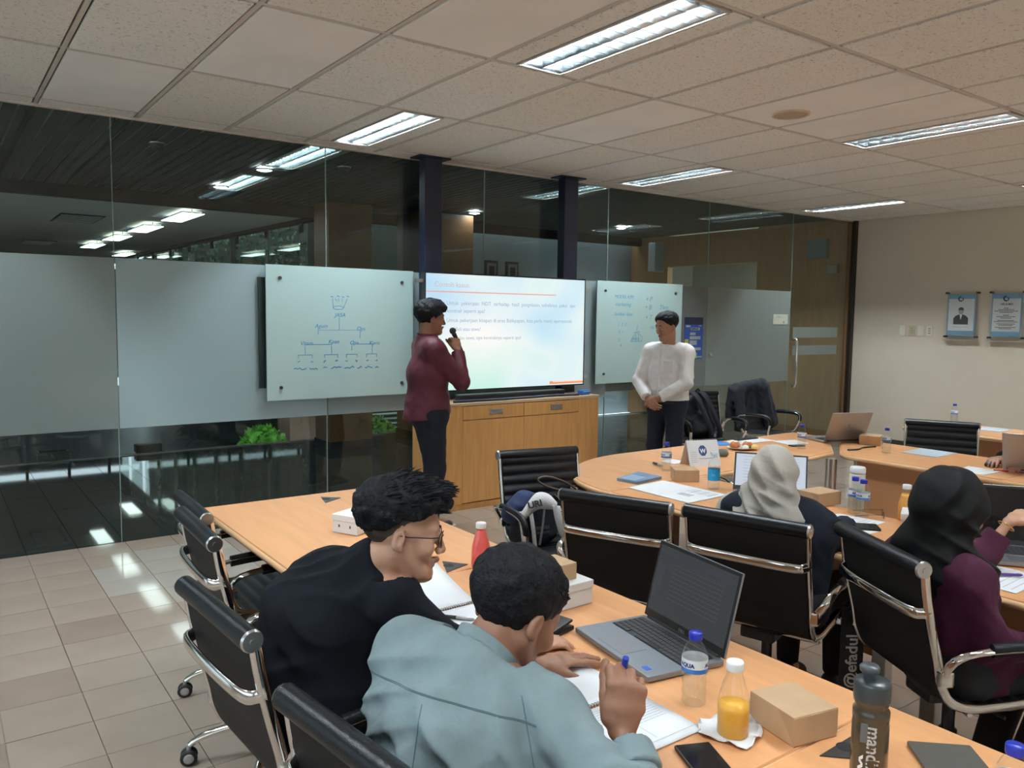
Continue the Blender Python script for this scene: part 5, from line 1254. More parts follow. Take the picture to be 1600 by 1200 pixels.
# white tumbler
t = thing('tumbler', 'tall off-white insulated tumbler on the horseshoe desk', 'tumbler', group='tumbler')
MB().lathe([(.030, .001), (.0335, .006), (.0345, .165), (.033, .172)], 26).obj('tumbler_body', mat('tumbler_cream', (.68, .68, .60), .4), t)
MB().lathe([(.0335, .174), (.0350, .178), (.0350, .196), (.032, .202), (.0005, .203)], 26).obj('tumbler_lid', M_whitecap, t); put(t, 3.475, 2.035)
# tent calendar
t = thing('desk_calendar', 'white tent calendar with a dark blue emblem on the round table', 'calendar', group='calendar')
c, s_ = .062, .15
for sg in (-1, 1): MB().add([(-.105, sg*c, 0), (.105, sg*c, 0), (.105, sg*.004, s_), (-.105, sg*.004, s_), (-.105, sg*(c-.003), 0), (.105, sg*(c-.003), 0), (.105, sg*.001, s_), (-.105, sg*.001, s_)], [(0, 1, 2, 3), (7, 6, 5, 4), (0, 4, 5, 1), (1, 5, 6, 2), (3, 7, 4, 0), (2, 6, 7, 3)]).obj('card_leaf', M_cardw, t)
X = frame((0, -c-.0006, 0), (1, 0, 0), (0, .058, .15)); q = MB()
q.add([X @ Vector((-.005+.034*math.cos(a)*.85, .098+.034*math.sin(a), .0005)) for a in [PI/8+k*PI/4 for k in range(8)]], [tuple(range(8))]); q.obj('emblem', mat('emblem_navy', (0, 0, 0)), t)
text_mb('W', .036, .0003, 'CENTER', bold=.0012, xf=X @ Matrix.Translation((-.005, .084, .001))).obj('emblem_letter', M_labw, t)
q = MB(); ribbon(q, [(-.04, .050), (.06, .050)], .002, X); lines(q, X, .045, .095, [.083, .076], .003); text_mb('31', .026, .0003, xf=X @ Matrix.Translation((.062, .052, 0)), mb=q); lines(q, X, -.09, -.05, [.03+.012*k for k in range(6)], .0012); q.obj('printing', mat('emblem_navy', (0, 0, 0)), t)
b = MB()
for i in range(12): b.tube([(-.095+i*.0173, .006*math.cos(a), s_+.001+.006*math.sin(a)) for a in [k*PI/3 for k in range(6)]], .0008, 4, closed=True)
b.obj('wire_binding', M_cardw, t); put(t, 3.74, 3.20, -.32)
# stone paperweight behind the calendar
r = random.Random(3); t = MB().lathe([(.030, .001), (.036, .010), (.037, .025), (.030, .040), (.012, .046), (.0005, .047)], 14); t.v = [(x*(1+r.uniform(-.05, .05)), y*(1+r.uniform(-.05, .05)), z) for x, y, z in t.v]
put(t.obj('round_tin', mat('tin_olive', (.10, .12, .09), .5), label='round dark olive tin behind the desk calendar', cat='tin'), 4.10, 3.33)
# plate with buns
t = thing('plate', 'grey-white oval plate with pastries on the round table', 'plate', group='plate'); MB().lathe([(.05, .001), (.06, .004), (.105, .014), (.108, .017), (.100, .015), (.055, .007), (.0005, .006)], 32, sy=.8).obj('plate_dish', mat('plate_white', (.62, .64, .62), .25), t); put(t, 4.44, 3.44, -.5)
M_bun = mat('bun_crust', (.52, .16, .035), .4, var=.3, vscale=30); M_cream = mat('icing_white', (.85, .85, .84), .5)
for i, (x, y, lb, mm) in enumerate(((4.40, 3.47, 'glazed brown bun at the left of the plate', M_bun), (4.475, 3.425, 'glazed brown bun at the right of the plate', M_bun), (4.415, 3.395, 'small white rice ball in front on the plate', M_cream), (4.475, 3.37, 'small yellow cake slice on the plate edge', mat('cake_yellow', (.75, .60, .22), .6)))):
    s_ = 1 if i < 2 else .62; o = thing('pastry', lb, 'pastry', group='pastries on the plate')
    MB().lathe([(.018*s_, .001), (.034*s_, .010*s_), (.036*s_, .024*s_), (.026*s_, .040*s_), (.010*s_, .047*s_), (.0005, .048*s_)], 18).obj('dough', mm, o)
    if i < 2: MB().lathe([(.020, .0445), (.012, .049), (.0005, .0505)], 12, (.004, -.004, 0)).obj('icing', M_cream, o)
    put(o, x, y, 0, TZ+.008)
# computer mouse and red lanyard
t = thing('computer_mouse', 'black computer mouse under the hand at the right edge', 'mouse', group='mouse')
MB().lathe([(.026, .001), (.031, .008), (.028, .022), (.016, .033), (.0005, .036)], 20, sy=1.0).xf(Matrix.Scale(1.6, 4, (0, 1, 0)) @ Matrix.Identity(4)).obj('mouse_body', M_plastic, t); MB().box((0, .018, .033), (.005, .014, .006), ch=.002).obj('scroll_wheel', M_silver, t); put(t, 5.24, 2.20, 1.2)
MB().tube(cr([(5.10, 2.13, TZ+.004), (5.15, 2.06, TZ+.004), (5.19, 2.00, TZ+.004), (5.16, 1.95, TZ+.004)]), .005, 6).obj('red_cord', mat('cord_red', (.45, .02, .02), .6), label='red cord on the desk beside the mouse', cat='cord')
MB().tube(cr([(5.02, 3.02, TZ+.005), (5.10, 2.99, TZ+.006), (5.18, 3.0, TZ+.010), (5.28, 2.97, TZ+.012)]), .006, 6).obj('pen_cable', M_plastic, label='short black cable end beside the far cardboard box', cat='cable')
# ------------------------------------------------------------------ laptops
def laptop(label, hx, hy, rz, w=.357, d=.235, sh=.232, tilt=22, lid=M_silver, scr=None, logo=None, bezel=M_plastic, group='laptops', content=None):
    """origin on the hinge; user sits towards local -y"""
    t = thing('laptop', label, 'laptop', (hx, hy, TZ), rz, group)
    MB().box((0, -d/2+.004, .0095), (w, d, .015), ch=.004).obj('base', lid, t)
    MB().box((.0, -d*.36, .0172), (w*.985, .002, .0008)).obj('deck_line', M_silverd, t)
    MB().box((.0, -.068, .0172), (w*.90, .102, .0012)).obj('keyboard_well', M_plastic, t)
    km = MB().box((0, 0, 0), (.0155, .0145, .0022), ch=0).mesh('key', M_key)
    for rI in range(6):
        for c in range(18):
            if rI == 5 and 4 <= c <= 8: continue
            cpy('key', km, t, (-w*.45+.012+c*(w*.9-.024)/17, -.024-rI*.0172, .0190))
    if True: MB().box((0, -.1135+.0032, .0190), (.095, .0145, .0022)).obj('space_bar', M_key, t)
    MB().box((-.02, -d+.058, .0173), (.115, .075, .0006)).obj('touchpad', M_silverd, t)
    MB().tube([(-w*.44, .004, .017), (w*.44, .004, .017)], .0065, 8).obj('hinge', M_plastic, t)
    L = Matrix.Translation((0, .006, .018)) @ Matrix.Rotation(-math.radians(tilt), 4, 'X')
    l = MB().box((0, .0, sh/2), (w, .006, sh), ch=.002).xf(L).obj('lid', lid, t)
    MB().box((0, -.0036, sh/2), (w-.004, .0012, sh-.004)).xf(L).obj('bezel', bezel, l)
    MB().box((0, -.0046, sh/2+.006), (w-.020, .0010, sh-.034)).xf(L).obj('display', scr, l)
    X = L @ frame((0, -.0053, 0), (1, 0, 0), (0, 0, 1))
    if logo: text_mb(logo, .012, .0002, 'CENTER', xf=X @ Matrix.Translation((0, .006, .0006))).obj('lettering', M_silver, l)
    b = MB().lathe([(.009, 0), (.007, .0006), (.0005, .0006)], 16); b.xf(L @ frame((0, .0032, sh*.55), (-1, 0, 0), (0, 0, 1))); b.obj('lid_mark', M_silverd, l)
    if content: content(l, X, w, sh)
    return t
S_dim = mat('screen_dim', (.01, .01, .01), .25, spec=.12, emit=(.07, .08, .085), estr=.55); S_off = mat('screen_off', (.008, .008, .009), .1)
S_bri = mat('screen_bright', (.02, .02, .02), .2, emit=(.72, .80, .92), estr=.75)
def doc_content(l, X, w, sh):
    b = MB(); q = emis('screen_dark_bar', (.03, .035, .045))
    for (x, y, ww, h) in ((0, sh-.045, w-.03, .006), (-.14, .11, .035, .10), (0, sh-.028, w-.03, .012)): b.add([X @ Vector(p) for p in [(x-ww/2, y-h/2, .0003), (x+ww/2, y-h/2, .0003), (x+ww/2, y+h/2, .0003), (x-ww/2, y+h/2, .0003)]], [(0, 1, 2, 3)])
    b.obj('window_bars', q, l)
    b = MB(); r = random.Random(8); lines(b, X, -.09, .12, [.17-.012*k for k in range(9)], .0016, r, 9); b.obj('document_text', emis('screen_text', (.055, .062, .068)), l)
laptop('open grey laptop with a dim document on screen, at the centre of the left desk', 1.627, 1.442, -1.743, w=.345, sh=.222, tilt=14, scr=S_dim, logo='DELL', lid=mat('laptop_front_grey', (.24, .265, .30), .4, metal=.6), content=doc_content)
b = MB().box((0, 0, 0), (.022, .016, .0006)); b.xf(frame((.13, -.205, .0176), (1, 0, 0), (0, 1, 0))); b.obj('blue_sticker', mat('sticker_blue', (.02, .12, .55), .4), bpy.data.objects['laptop'])
def web_content(l, X, w, sh):
    b = MB(); r = random.Random(5)
    lines(b, X, -.13, -.03, [.18-.016*k for k in range(9)], .0022, r, 4); lines(b, X, .02, .14, [.18-.016*k for k in range(9)], .0016, r, 5); b.obj('page_text', emis('web_text', (.30, .36, .50)), l)
laptop('laptop showing a bright page in front of the beige-scarfed woman', 3.375, 2.44, -.95, sh=.205, tilt=30, scr=S_bri, content=web_content, lid=M_silverd)
laptop('far silver laptop seen from behind its lid on the round table', 5.34, 3.25, PI-.35, tilt=22, scr=S_off, w=.34, sh=.225)
laptop('open laptop with a black screen before the black-scarfed woman', 3.37, 1.30, -.95, tilt=15, scr=S_off, lid=M_silver)
laptop('silver laptop lid at the right picture edge beside the mouse', 5.20, 1.94, -1.35+PI, tilt=20, scr=S_off, w=.34)

# ------------------------------------------------------------------ bags, jacket, strap
M_navy = mat('bag_navy', (.018, .035, .11), .7, bump=.1, bscale=200); M_bdark = mat('bag_black_navy', (.010, .013, .022), .75, bump=.1, bscale=200); M_white_cl = mat('towel_white', (.74, .76, .76), .9, bump=.3, bscale=160)
tb = thing('tote_bag', 'navy tote bag with a blue flap and white straps on the ribbed chair', 'bag', (2.475, 3.20, .468), -.15, 'bags on the ribbed chair')
sculpt('bag_body', [cone(V(-.0, 0, .055), V(0, 0, .19), (.140, .070), (.120, .050), .03, V(1, 0, 0))], M_bdark, tb, .009, fold=folds([(V(0, -.06, .1), .15, V(1, 0, .6), .004, 60)], .002))
sculpt('blue_flap', [cone(V(-.125, 0, .17), V(-.06, 0, .225), (.055, .060), (.055, .055), .03, V(0, 1, 0)), cone(V(-.06, 0, .225), V(.02, .01, .225), (.05, .045), (.04, .035), .03, V(0, 1, 0))], M_navy, tb, .008, fold=folds([(V(-.09, -.04, .2), .1, V(.5, 0, 1), .004, 70)], .002))
def strap_sheet(pts, w, wd=(1, 0, 0), th=.003):
    P = cr(pts, 4); d = Vector(wd).normalized(); return MB().sheet([[p-d*w/2, p+d*w/2] for p in P], th)
for x0 in (-.11, -.05): strap_sheet([(x0, -.055, .19), (x0+.005, -.078, .10), (x0+.012, -.082, .03), (x0+.02, -.078, .0)], .022).obj('white_strap', M_white_cl, tb)
MB().tube(cr([(.02, -.075, .205), (.0, -.095, .12), (-.02, -.10, .02)]), .006, 8).obj('grey_rod', mat('rod_grey', (.20, .20, .21), .5), tb)
X = frame((-.075, -.0835, .11), (1, 0, 0), (0, 0, 1)); q = MB(); lines(q, X, .03, .12, [-.002, -.008, -.014, -.030, -.036], .0016, random.Random(1), 6); q.obj('printed_lines', mat('bag_print', (.25, .27, .30), .7), tb)
tw = thing('towel_scarf', 'white scarf with black letters draped over the navy tote bag', 'scarf', (2.435, 3.20, .478), -.15, 'bags on the ribbed chair')
g = []
path = cr([(-.085, -.105, .165), (-.05, -.098, .215), (.0, -.085, .262), (.055, -.082, .252), (.095, -.092, .205)], 4); lowr = cr([(-.09, -.110, .130), (-.055, -.105, .150), (.0, -.098, .185), (.05, -.098, .180), (.085, -.102, .175)], 4)
MB().sheet([[a, a.lerp(b, .5)+Vector((0, -.006, 0)), b] for a, b in zip(path, lowr)], .004).obj('draped_band', M_white_cl, tw)
pa = cr([(.070, -.104, .20), (.080, -.112, .13), (.100, -.112, .06), (.115, -.108, .035)], 4); pb = cr([(.110, -.096, .19), (.128, -.104, .13), (.150, -.104, .08), (.168, -.100, .045)], 4)
MB().sheet([[a, a.lerp(b, .5)+Vector((0, -.004, 0)), b] for a, b in zip(pa, pb)], .004).obj('hanging_end', M_white_cl, tw)
text_mb('URI', .042, .0003, bold=.0015, xf=frame((-.045, -.112, .196), (1, 0, .15), (0, .30, 1))).obj('lettering', M_ink, tw)
text_mb('IUNA', .034, .0003, bold=.001, xf=frame((.103, -.119, .170), (.28, .02, -1), (1, .3, .28))).obj('lettering', M_ink, tw)
tw.scale = (1.22, 1, 1.05)
t = thing('handbag', 'pale grey handbag with brown rolled handles on the ribbed chair', 'bag', (2.83, 3.27, .500), -.2, 'bags on the ribbed chair')
sculpt('bag_body', [cone(V(0, 0, .05), V(0, 0, .17), (.075, .055), (.062, .035), .03, V(1, 0, 0))], mat('handbag_grey', (.34, .33, .30), .6), t, .008, fold=folds([], .0015))
M_strap = mat('strap_brown', (.13, .085, .055), .5)
for dy, pts in ((0, [(-.02, -.02, .20), (-.10, -.03, .25), (-.20, -.03, .285), (-.26, -.03, .275), (-.21, -.035, .235), (-.08, -.03, .195), (-.01, -.02, .18)]), (1, [(-.01, -.03, .17), (-.09, -.04, .165), (-.15, -.045, .175), (-.17, -.045, .19)])): MB().tube(cr(pts), .0055, 8).obj('handle', M_strap, t)
MB().lathe([(.045, .165), (.050, .185), (.042, .215), (.036, .205), (.040, .18)], 18, sy=.7, cap=False).obj('collar', M_strap, t)
t = sculpt('plastic_wrapper', [cone(V(2.82, 3.06, .505), V(2.90, 3.08, .515), .022, .018, .02), cone(V(2.86, 3.07, .525), V(2.91, 3.05, .50), .014, .010, .01)], mat('wrapper_silver', (.7, .75, .8), .15, metal=.6), None, .005, fold=folds([], .004, fk=120), label='crumpled silver wrapper on the ribbed chair seat beside the chair frame', cat='wrapper')
# backpack
bp = thing('backpack', 'black backpack with hanging shoulder straps on the chair by the glass', 'backpack', (6.06, 5.18, .47), -.30, 'belongings on the chairs by the glass')
M_bp = mat('backpack_black', (.008, .012, .018), .65, bump=.15, bscale=250)
sculpt('bag_body', [cone(V(.02, .03, .10), V(-.04, .06, .36), (.17, .10), (.13, .08), .05, V(1, 0, 0)), cone(V(.0, -.05, .10), V(-.02, -.03, .22), (.12, .06), (.10, .04), .04, V(1, 0, 0))], M_bp, bp, .010, fold=folds([(V(0, -.1, .2), .2, V(.6, 0, 1), .006, 55)], .003))
for x0, x1 in ((-.10, .02), (.0, .12)): strap_sheet([(x0-.02, .02, .46), (x0, -.07, .40), ((x0+x1)/2, -.115, .24), (x1, -.125, .10), (x1+.01, -.12, .02)], .05, (1, 0, .3), .008).obj('shoulder_strap', M_bdark, bp)
MB().tube(cr([(-.07, .05, .445), (-.04, .03, .48), (0, .05, .445)]), .008, 8).obj('grab_handle', M_bdark, bp)
MB().box((.06, -.135, .045), (.02, .008, .03), ch=.002).obj('buckle', M_steel, bp)
# jacket
jk = thing('jacket', 'dark navy jacket hung over the back of the right chair by the glass', 'jacket', (6.98, 5.315, .02), 0, 'belongings on the chairs by the glass')
sculpt('jacket_cloth', [cone(V(-.20, .03, .90), V(.20, .03, .93), .055, .06, .05), cone(V(-.22, .0, .86), V(-.20, -.05, .52), (.07, .04), (.08, .04), .05, V(1, 0, 0)), cone(V(.18, .0, .88), V(.30, -.04, .50), (.09, .06), (.11, .05), .05, V(1, 0, 0)), cone(V(.0, .04, .88), V(.04, .05, .48), (.20, .045), (.24, .05), .05, V(1, 0, 0)), cone(V(-.22, .06, .88), V(-.24, .08, .60), (.08, .04), (.07, .04), .04, V(1, 0, 0))], mat('jacket_navy', (.010, .014, .024), .8, bump=.15, bscale=200), jk, .011, fold=folds([(V(.2, -.05, .7), .3, V(1, 0, .25), .007, 60), (V(-.15, -.05, .7), .3, V(1, 0, -.2), .006, 55)], .003))
# hanging lanyard-style strap with lettering
st = thing('printed_strap', 'long black strap with white lettering hanging beside the turned chair', 'strap', (2.757, 1.604, .0), 0, 'strap')
st.rotation_euler = (0, 0, -.62)
MB().box((0, 0, .305), (.088, .004, .52), ch=.001).obj('webbing', mat('strap_black', (.008, .008, .009), .6), st)
text_mb('@efadul', .062, .0003, bold=.0011, xf=frame((.020, -.0026, .250), (0, 0, 1), (-1, 0, 0))).obj('lettering', mat('print_grey_white', (.62, .62, .62), .6), st)
q = MB(); q.lathe([(.026, 0), (.026, .0012), (.0005, .0012)], 20); q.xf(frame((0, -.0022, .210), (1, 0, 0), (0, 0, 1))); q.obj('orange_badge', mat('badge_orange', (.30, .10, .03), .6), st)
text_mb('@', .034, .0003, 'CENTER', xf=frame((.012, -.0038, .210), (0, 0, 1), (-1, 0, 0))).obj('badge_mark', M_ink, st)
# ------------------------------------------------------------------ people
def person(label, J, cloth, skin, hands, sc=1., female=False, h=.009, hf=.0035, fine=(), ears=True, group=None, hd_eyes=True):
    """builds the continuous body, then shirt and trousers as children; returns (root, limb list)"""
    t = thing('person', label, 'person', (0, 0, 0), group=group)
    hd = J['head']; L = limbs(J, sc, female)
    body = thicker([p for p in L if p['tag'] not in ('foot', 'neck')], -.010)+pick(L, 'foot', 'neck')+hd.prims(ears)+hands
    fine = [(hd.p(0, 0, 0), .135*hd.s)]+list(fine)
    sculpt('body', body, [skin, M_lip], t, h, fine, hf, matfn=hd.lipfn)
    if hd_eyes: hd.eyes(t)
    return t, L
def sleeve_cut(a, b, t, r=.09):
    p = a+(b-a)*t; return cut(p, b-a, r)
def shirt(t, name, J, L, m, h, infl, lsl=1., rsl=1., hem=None, neck_r=.0, fold=None, extra=(), neck_up=.02, group=None, collar_up=False):
    """torso and sleeves; lsl/rsl = how far down the forearm the sleeve reaches"""
    P = pick(L, 'torso', 'uarm')+([p for p in L if p['tag'] == 'farml'] if lsl > 0 else [])+([p for p in L if p['tag'] == 'farmr'] if rsl > 0 else [])
    nd = unit(J['head'].p(0, -.022, -.045)-J['neck'])
    for s, f in (('l', lsl), ('r', rsl)):
        if 0 < f < .9:
            q = min(f+.06, 1.)
            P = [cone(J[s+'el'], J[s+'el']+(J[s+'wr']-J[s+'el'])*q, p['ra'], p['rb'], p['k'], None, p['tag']) if p['tag'] == 'farm'+s else p for p in P]
    P = thicker(P, infl)
    for s, f in (('l', lsl), ('r', rsl)):
        if f > 0 and f < 1.5: P.append(sleeve_cut(J[s+'el'], J[s+'wr'], f, .09 if f > .8 else .062))
        elif f <= 0: P.append(sleeve_cut(J[s+'sh'], J[s+'el'], 1+f, .12))
    nd = unit(J['head'].p(0, -.022, -.045)-J['neck'])
    if collar_up:
        k_ = [p for p in L if p['tag'] == 'neck'][0]; P.append(cone(J['neck'], J['neck']+nd*max(.01, neck_up-.03), k_['ra'][0]+.012, k_['ra'][0]+.010, .025))
    P += list(extra)
    for c, n, r in (hem or []): P.append(cut(c, n, r))
    P.append(cut(J['neck']+nd*neck_up, nd, .100 if collar_up else .085))
    return sculpt(name, P, m, t, h, fold=fold)
def collar(t, name, J, m, h, r0, r1, hgt=.035, th=.006, gap=None, tilt=0., drop=0.):
    nd = unit(J['head'].p(0, -.022, -.045)-J['neck']); f = J['face']; f = unit(f-nd*(f@nd)); s = np.cross(f, nd); c = J['neck']+nd*h; g = []
    for i in range(29):
        a = -PI*.93+i*2*PI*.93/28                        # opening at the front
        row = []
        for k in range(4):
            u = k/3; rr = r0+(r1-r0)*u+(.006*(1-abs(a)/PI) if k == 3 else 0)
            z = hgt*(u if not tilt else (min(u*2, 1)-(max(0, u-.5)*tilt)))-drop*(1-math.cos(a-PI))*.5
            row.append(c-f*rr*math.cos(a)+s*rr*math.sin(a)+nd*z)
        g.append(row)
    return MB().sheet(g, th).obj(name, m, t)
def trousers(t, name, J, L, m, h, infl=.008, top=None, fold=None, ankle=.93):
    P = thicker(pick(L, 'leg')+[p for p in L if p['tag'] == 'torso'][:1], infl)
    if top is not None: P.append(cut(J['pelvis']+V(0, 0, top), V(0, 0, 1), .34))
    for s in ('l', 'r'): P.append(cut(J[s+'kn']+(J[s+'an']-J[s+'kn'])*ankle, J[s+'an']-J[s+'kn'], .09))
    return sculpt(name, P, m, t, h, fold=fold)
def shoes(t, J, m, sole):
    for s in ('l', 'r'):
        a, b = J[s+'an'], J[s+'toe']; d = unit((b-a)*V(1, 1, 0)); hz = a[2]*0+min(a[2]-.07, b[2]-.03)+.0; hz = max(hz, 0.003)
        A = V(a[0], a[1], hz)-d*.045; B = V(b[0], b[1], hz)+d*.02
        sh = sculpt('shoe', [cone(A+V(0, 0, .045), B+V(0, 0, .032)-d*.03, (.036, .042), (.042, .030), .02, np.cross(d, V(0, 0, 1))), cone(A+V(0, 0, .05), A+V(0, 0, .095)+d*.01, .040, .040, .03), cut((A+B)/2+V(0, 0, .012), V(0, 0, -1), .3)], m, t, .009)
        M = frame((A+B)/2+V(0, 0, .009), d, V(0, 0, 1)); L_ = float(np.linalg.norm(B-A))
        poly = [(math.cos(q)*(L_/2+.035), math.sin(q)*.046) for q in [k*2*PI/18 for k in range(18)]]
        X = frame((A+B)/2, d, np.cross(V(0, 0, 1), d)); MB().prism(poly, 0, .020).xf(X).obj('sole', sole, sh)
def seated(J, fwd, right, knee=.43, kz=.50, spread=.10, foot=.10, drop=0.):
    """fills the hips, knees, ankles and toes of somebody on a chair"""
    f = unit(fwd); r = unit(right)
    for s, e in (('l', -1), ('r', 1)):
        J[s+'hip'] = J['pelvis']+r*e*.085+V(0, 0, -.01); J[s+'kn'] = J['pelvis']*V(1, 1, 0)+f*knee+r*e*spread+V(0, 0, kz)
        J[s+'an'] = J[s+'kn']*V(1, 1, 0)+f*(foot-.10)+V(0, 0, .09); J[s+'toe'] = J[s+'an']*V(1, 1, 0)+f*.15+V(0, 0, .032)
    return J
M_shoe = mat('shoe_black', (.012, .012, .013), .45); M_sole = mat('sole_white', (.60, .60, .57), .6); M_trk = mat('trouser_black', (.010, .011, .014), .85, sheen=.03); M_trn = mat('trouser_navy', (.007, .011, .026), .85)

from mathutils.bvhtree import BVHTree
def seam(o, parent, a, b, look, w=.0011, m=None, n=40, name='seam'):
    """drapes a thin stitched seam between two points over a garment, cast along look"""
    me = o.data; bv = BVHTree.FromPolygons([v.co for v in me.vertices], [tuple(p.vertices) for p in me.polygons]); A, B, D = Vector(a), Vector(b), Vector(look).normalized(); pts = []
    for i in range(n+1):
        p = A.lerp(B, i/n); h = bv.ray_cast(p-D*.4, D)
        if h[0] is not None and (not pts or (h[0]-pts[-1]).length < .05): pts.append(h[0]-D*.0006)
    if len(pts) > 2: MB().tube(pts, w, 5).obj(name, m, parent)
# --- man in dark sweater with glasses
def glasses(t, hd, m):
    g = thing('tmp', 'x', 'x'); g.parent = t; g.name = 'glasses'; del g['label']; del g['category']
    for e in (-1, 1):
        pts = [hd.p(e*.031+.0245*math.cos(a)+e*.001, .097-.012*abs(math.cos(a)) if e*math.cos(a) > 0 else .098, .004+.0185*math.sin(a)+(.003 if math.sin(a) > .5 else 0)) for a in [k*2*PI/20 for k in range(20)]]
        MB().tube(pts, .0014, 6, closed=True).obj('rim', m, g)
        MB().add(pts, [tuple(range(20))]).obj('lens', glass_mat('lens_clear', (.95, .97, .97), 1.2) if 'lens_clear' not in MATS else MATS['lens_clear'], g)
        MB().tube([hd.p(e*.056, .086, .012), hd.p(e*.073, .066, .012), hd.p(e*.081, .01, .010), hd.p(e*.080, -.012, .012)], .0016, 6).obj('temple', m, g)
    MB().tube([hd.p(-.008, .099, .008), hd.p(0, .103, .011), hd.p(.008, .099, .008)], .0014, 6).obj('bridge', m, g)
hd = Head((.972, 1.818, 1.060), (.90, -.42, -.14), (.12, .05, 1), 1.07)
J = dict(head=hd, pelvis=V(.815, 1.96, .55), chest=V(.84, 1.96, .84), neck=V(.915, 1.885, .965), rsh=V(.925, 1.765, .910), lsh=V(.85, 2.07, .895), rel=V(1.03, 1.68, .795), rwr=V(1.22, 1.60, .778), lel=V(.88, 2.22, .74), lwr=V(1.04, 2.05, .66), face=V(1, -.1, 0))
seated(J, V(1, 0, 0), V(0, -1, 0))
t, L = person('man in a dark sweater with glasses and swept-up hair, leaning over a blank notebook', J, None, M_skinl, hand(J['rwr'], (1, -.1, 0), (0, 0, -1), right=True)+hand(J['lwr'], (.9, -.4, .1), (0, 0, -1), right=False))
M_swt = mat('sweater_black', (.006, .008, .012), .92, bump=.4, bscale=22, spec=.2, stretch=(1, 1, .5))
shirt(t, 'sweater', J, L, M_swt, .0065, .014, .97, .97, fold=folds([(V(.72, 1.82, .88), .14, V(.2, -.6, 1), .007, 75), (V(.80, 1.98, .97), .12, V(.8, .8, .3), .006, 90), (V(.66, 1.82, .68), .16, V(0, .5, 1), .008, 60), (V(.87, 1.85, .93), .14, V(.5, 1, .3), .006, 70), (V(.8, 1.95, .75), .2, V(0, .3, 1), .004, 45), (V(.98, 1.70, .85), .1, V(.6, 0, 1), .004, 80)], .0016, 1.), neck_up=.068, collar_up=True, extra=[cone(J['pelvis']+V(.0, 0, .10), J['pelvis']+V(0, 0, -.04), (.19, .145), (.19, .145), .04, V(0, 1, 0)), cone(V(.76, 1.96, .84), V(.76, 1.98, .62), (.17, .10), (.18, .12), .05, V(0, 1, 0))])
trousers(t, 'trousers', J, L, M_trk, .010); shoes(t, J, M_shoe, M_sole)
# hair: faded sides, tall textured top
LN = ([-.12, -.07, -.04, -.02, -.008, .014, .020, .045, .06, .075, .12], [.005, .010, .020, .036, .050, .048, .048, .056, .068, .078, .080])
add_hair(hd, t, 'hair', .0035, None, t0=.004, t1=.024, line=LN, rough=.005, front=.018)
reg = lambda u, v: (math.cos(PI*u)*.85, -.75+1.75*v, .35+.75*math.sin(PI*u))
hair_tufts(hd, t, 1100, reg, .034, lambda p, r: (p.x*3+r.uniform(-.3, .3), 1.0+r.uniform(-.4, .4), .15+r.uniform(-.3, .35)), .0042, 5, lift=.28, droop=.10, base=.019)
reg = lambda u, v: (math.cos(PI*(.2+.6*u)), .55+.35*v, .75)
hair_tufts(hd, t, 260, reg, .034, lambda p, r: (.0+r.uniform(-.3, .3), 1.2, .05+r.uniform(-.2, .3)), .0045, 6, lift=.30, droop=.14, base=.036)
fade = lambda x, y, z: None
LNF = ([-.12, -.07, -.04, -.02, -.008, .010, .020, .045, .06, .075, .12], [-.050, -.046, -.04, -.01, .030, -.004, .018, .040, .060, .074, .076])
add_hair(hd, t, 'hair_fade', .004, mat('hair_fade', (.055, .036, .028), .6), t0=.0012, t1=.001, line=LNF, rough=.0003)
BL = mat('beard_stubble', (.20, .105, .070), .7)
glasses(t, hd, M_plastic)
# beard shadow: thin shell at chin and lip
def beard_fn(hd):
    def fn(x, y, z):
        a, b, c = hd.loc(x, y, z); d1 = np.sqrt((a/.022)**2+((b-.070)/.019)**2+((c+.093)/.0125)**2)-1
        d2 = np.sqrt((a/.022)**2+((b-.084)/.0075)**2+((c+.0415)/.0035)**2)-1
        return d1*.013*hd.s
    return fn
sculpt('stubble', [func(hd.p(0, .07, -.07), .06, beard_fn(hd), .001)], BL, t, .0028)

# --- man in blue-grey shirt
hd = Head((.925, 1.262, 1.030), (.93, .10, -.52), (.5, .05, 1), 1.02)
J = dict(head=hd, pelvis=V(.72, 1.24, .54), chest=V(.775, 1.24, .84), neck=V(.835, 1.25, .962), rsh=V(.905, 1.105, .888), lsh=V(.765, 1.405, .945), rel=V(.915, .835, .785), rwr=V(1.000, 1.020, .872), lel=V(1.02, 1.57, .792), lwr=V(1.185, 1.50, .776), face=V(1, .3, 0))
seated(J, V(1, .05, 0), V(.05, -1, 0))
RH = hand(J['rwr'], (.18, .05, 1), (.55, .75, 0), curl=((.9, 1.3, .9), (1.0, 1.35, .9), (1.05, 1.35, .9), (1.1, 1.3, .9)), thumb=(.25, .45), right=True, s=1.0)
LH = hand(J['lwr'], (1, -.10, -.02), (0, 0, -1), curl=(.10, .08, .10, .14), thumb=(.55, .15), right=False, spread=.09)
t, L = person('man in a blue-grey linen shirt seen from behind, writing with a raised blue pen', J, None, M_skind, RH+LH, h=.009, fine=[(J['rwr']+V(.01, 0, .08), .09), (J['lwr']+V(.09, 0, 0), .10)], hf=.0032)
M_lin = mat('shirt_blue_grey', (.20, .268, .288), .9, bump=.5, bscale=26, stretch=(1, 1, .4), var=.10, vscale=12)
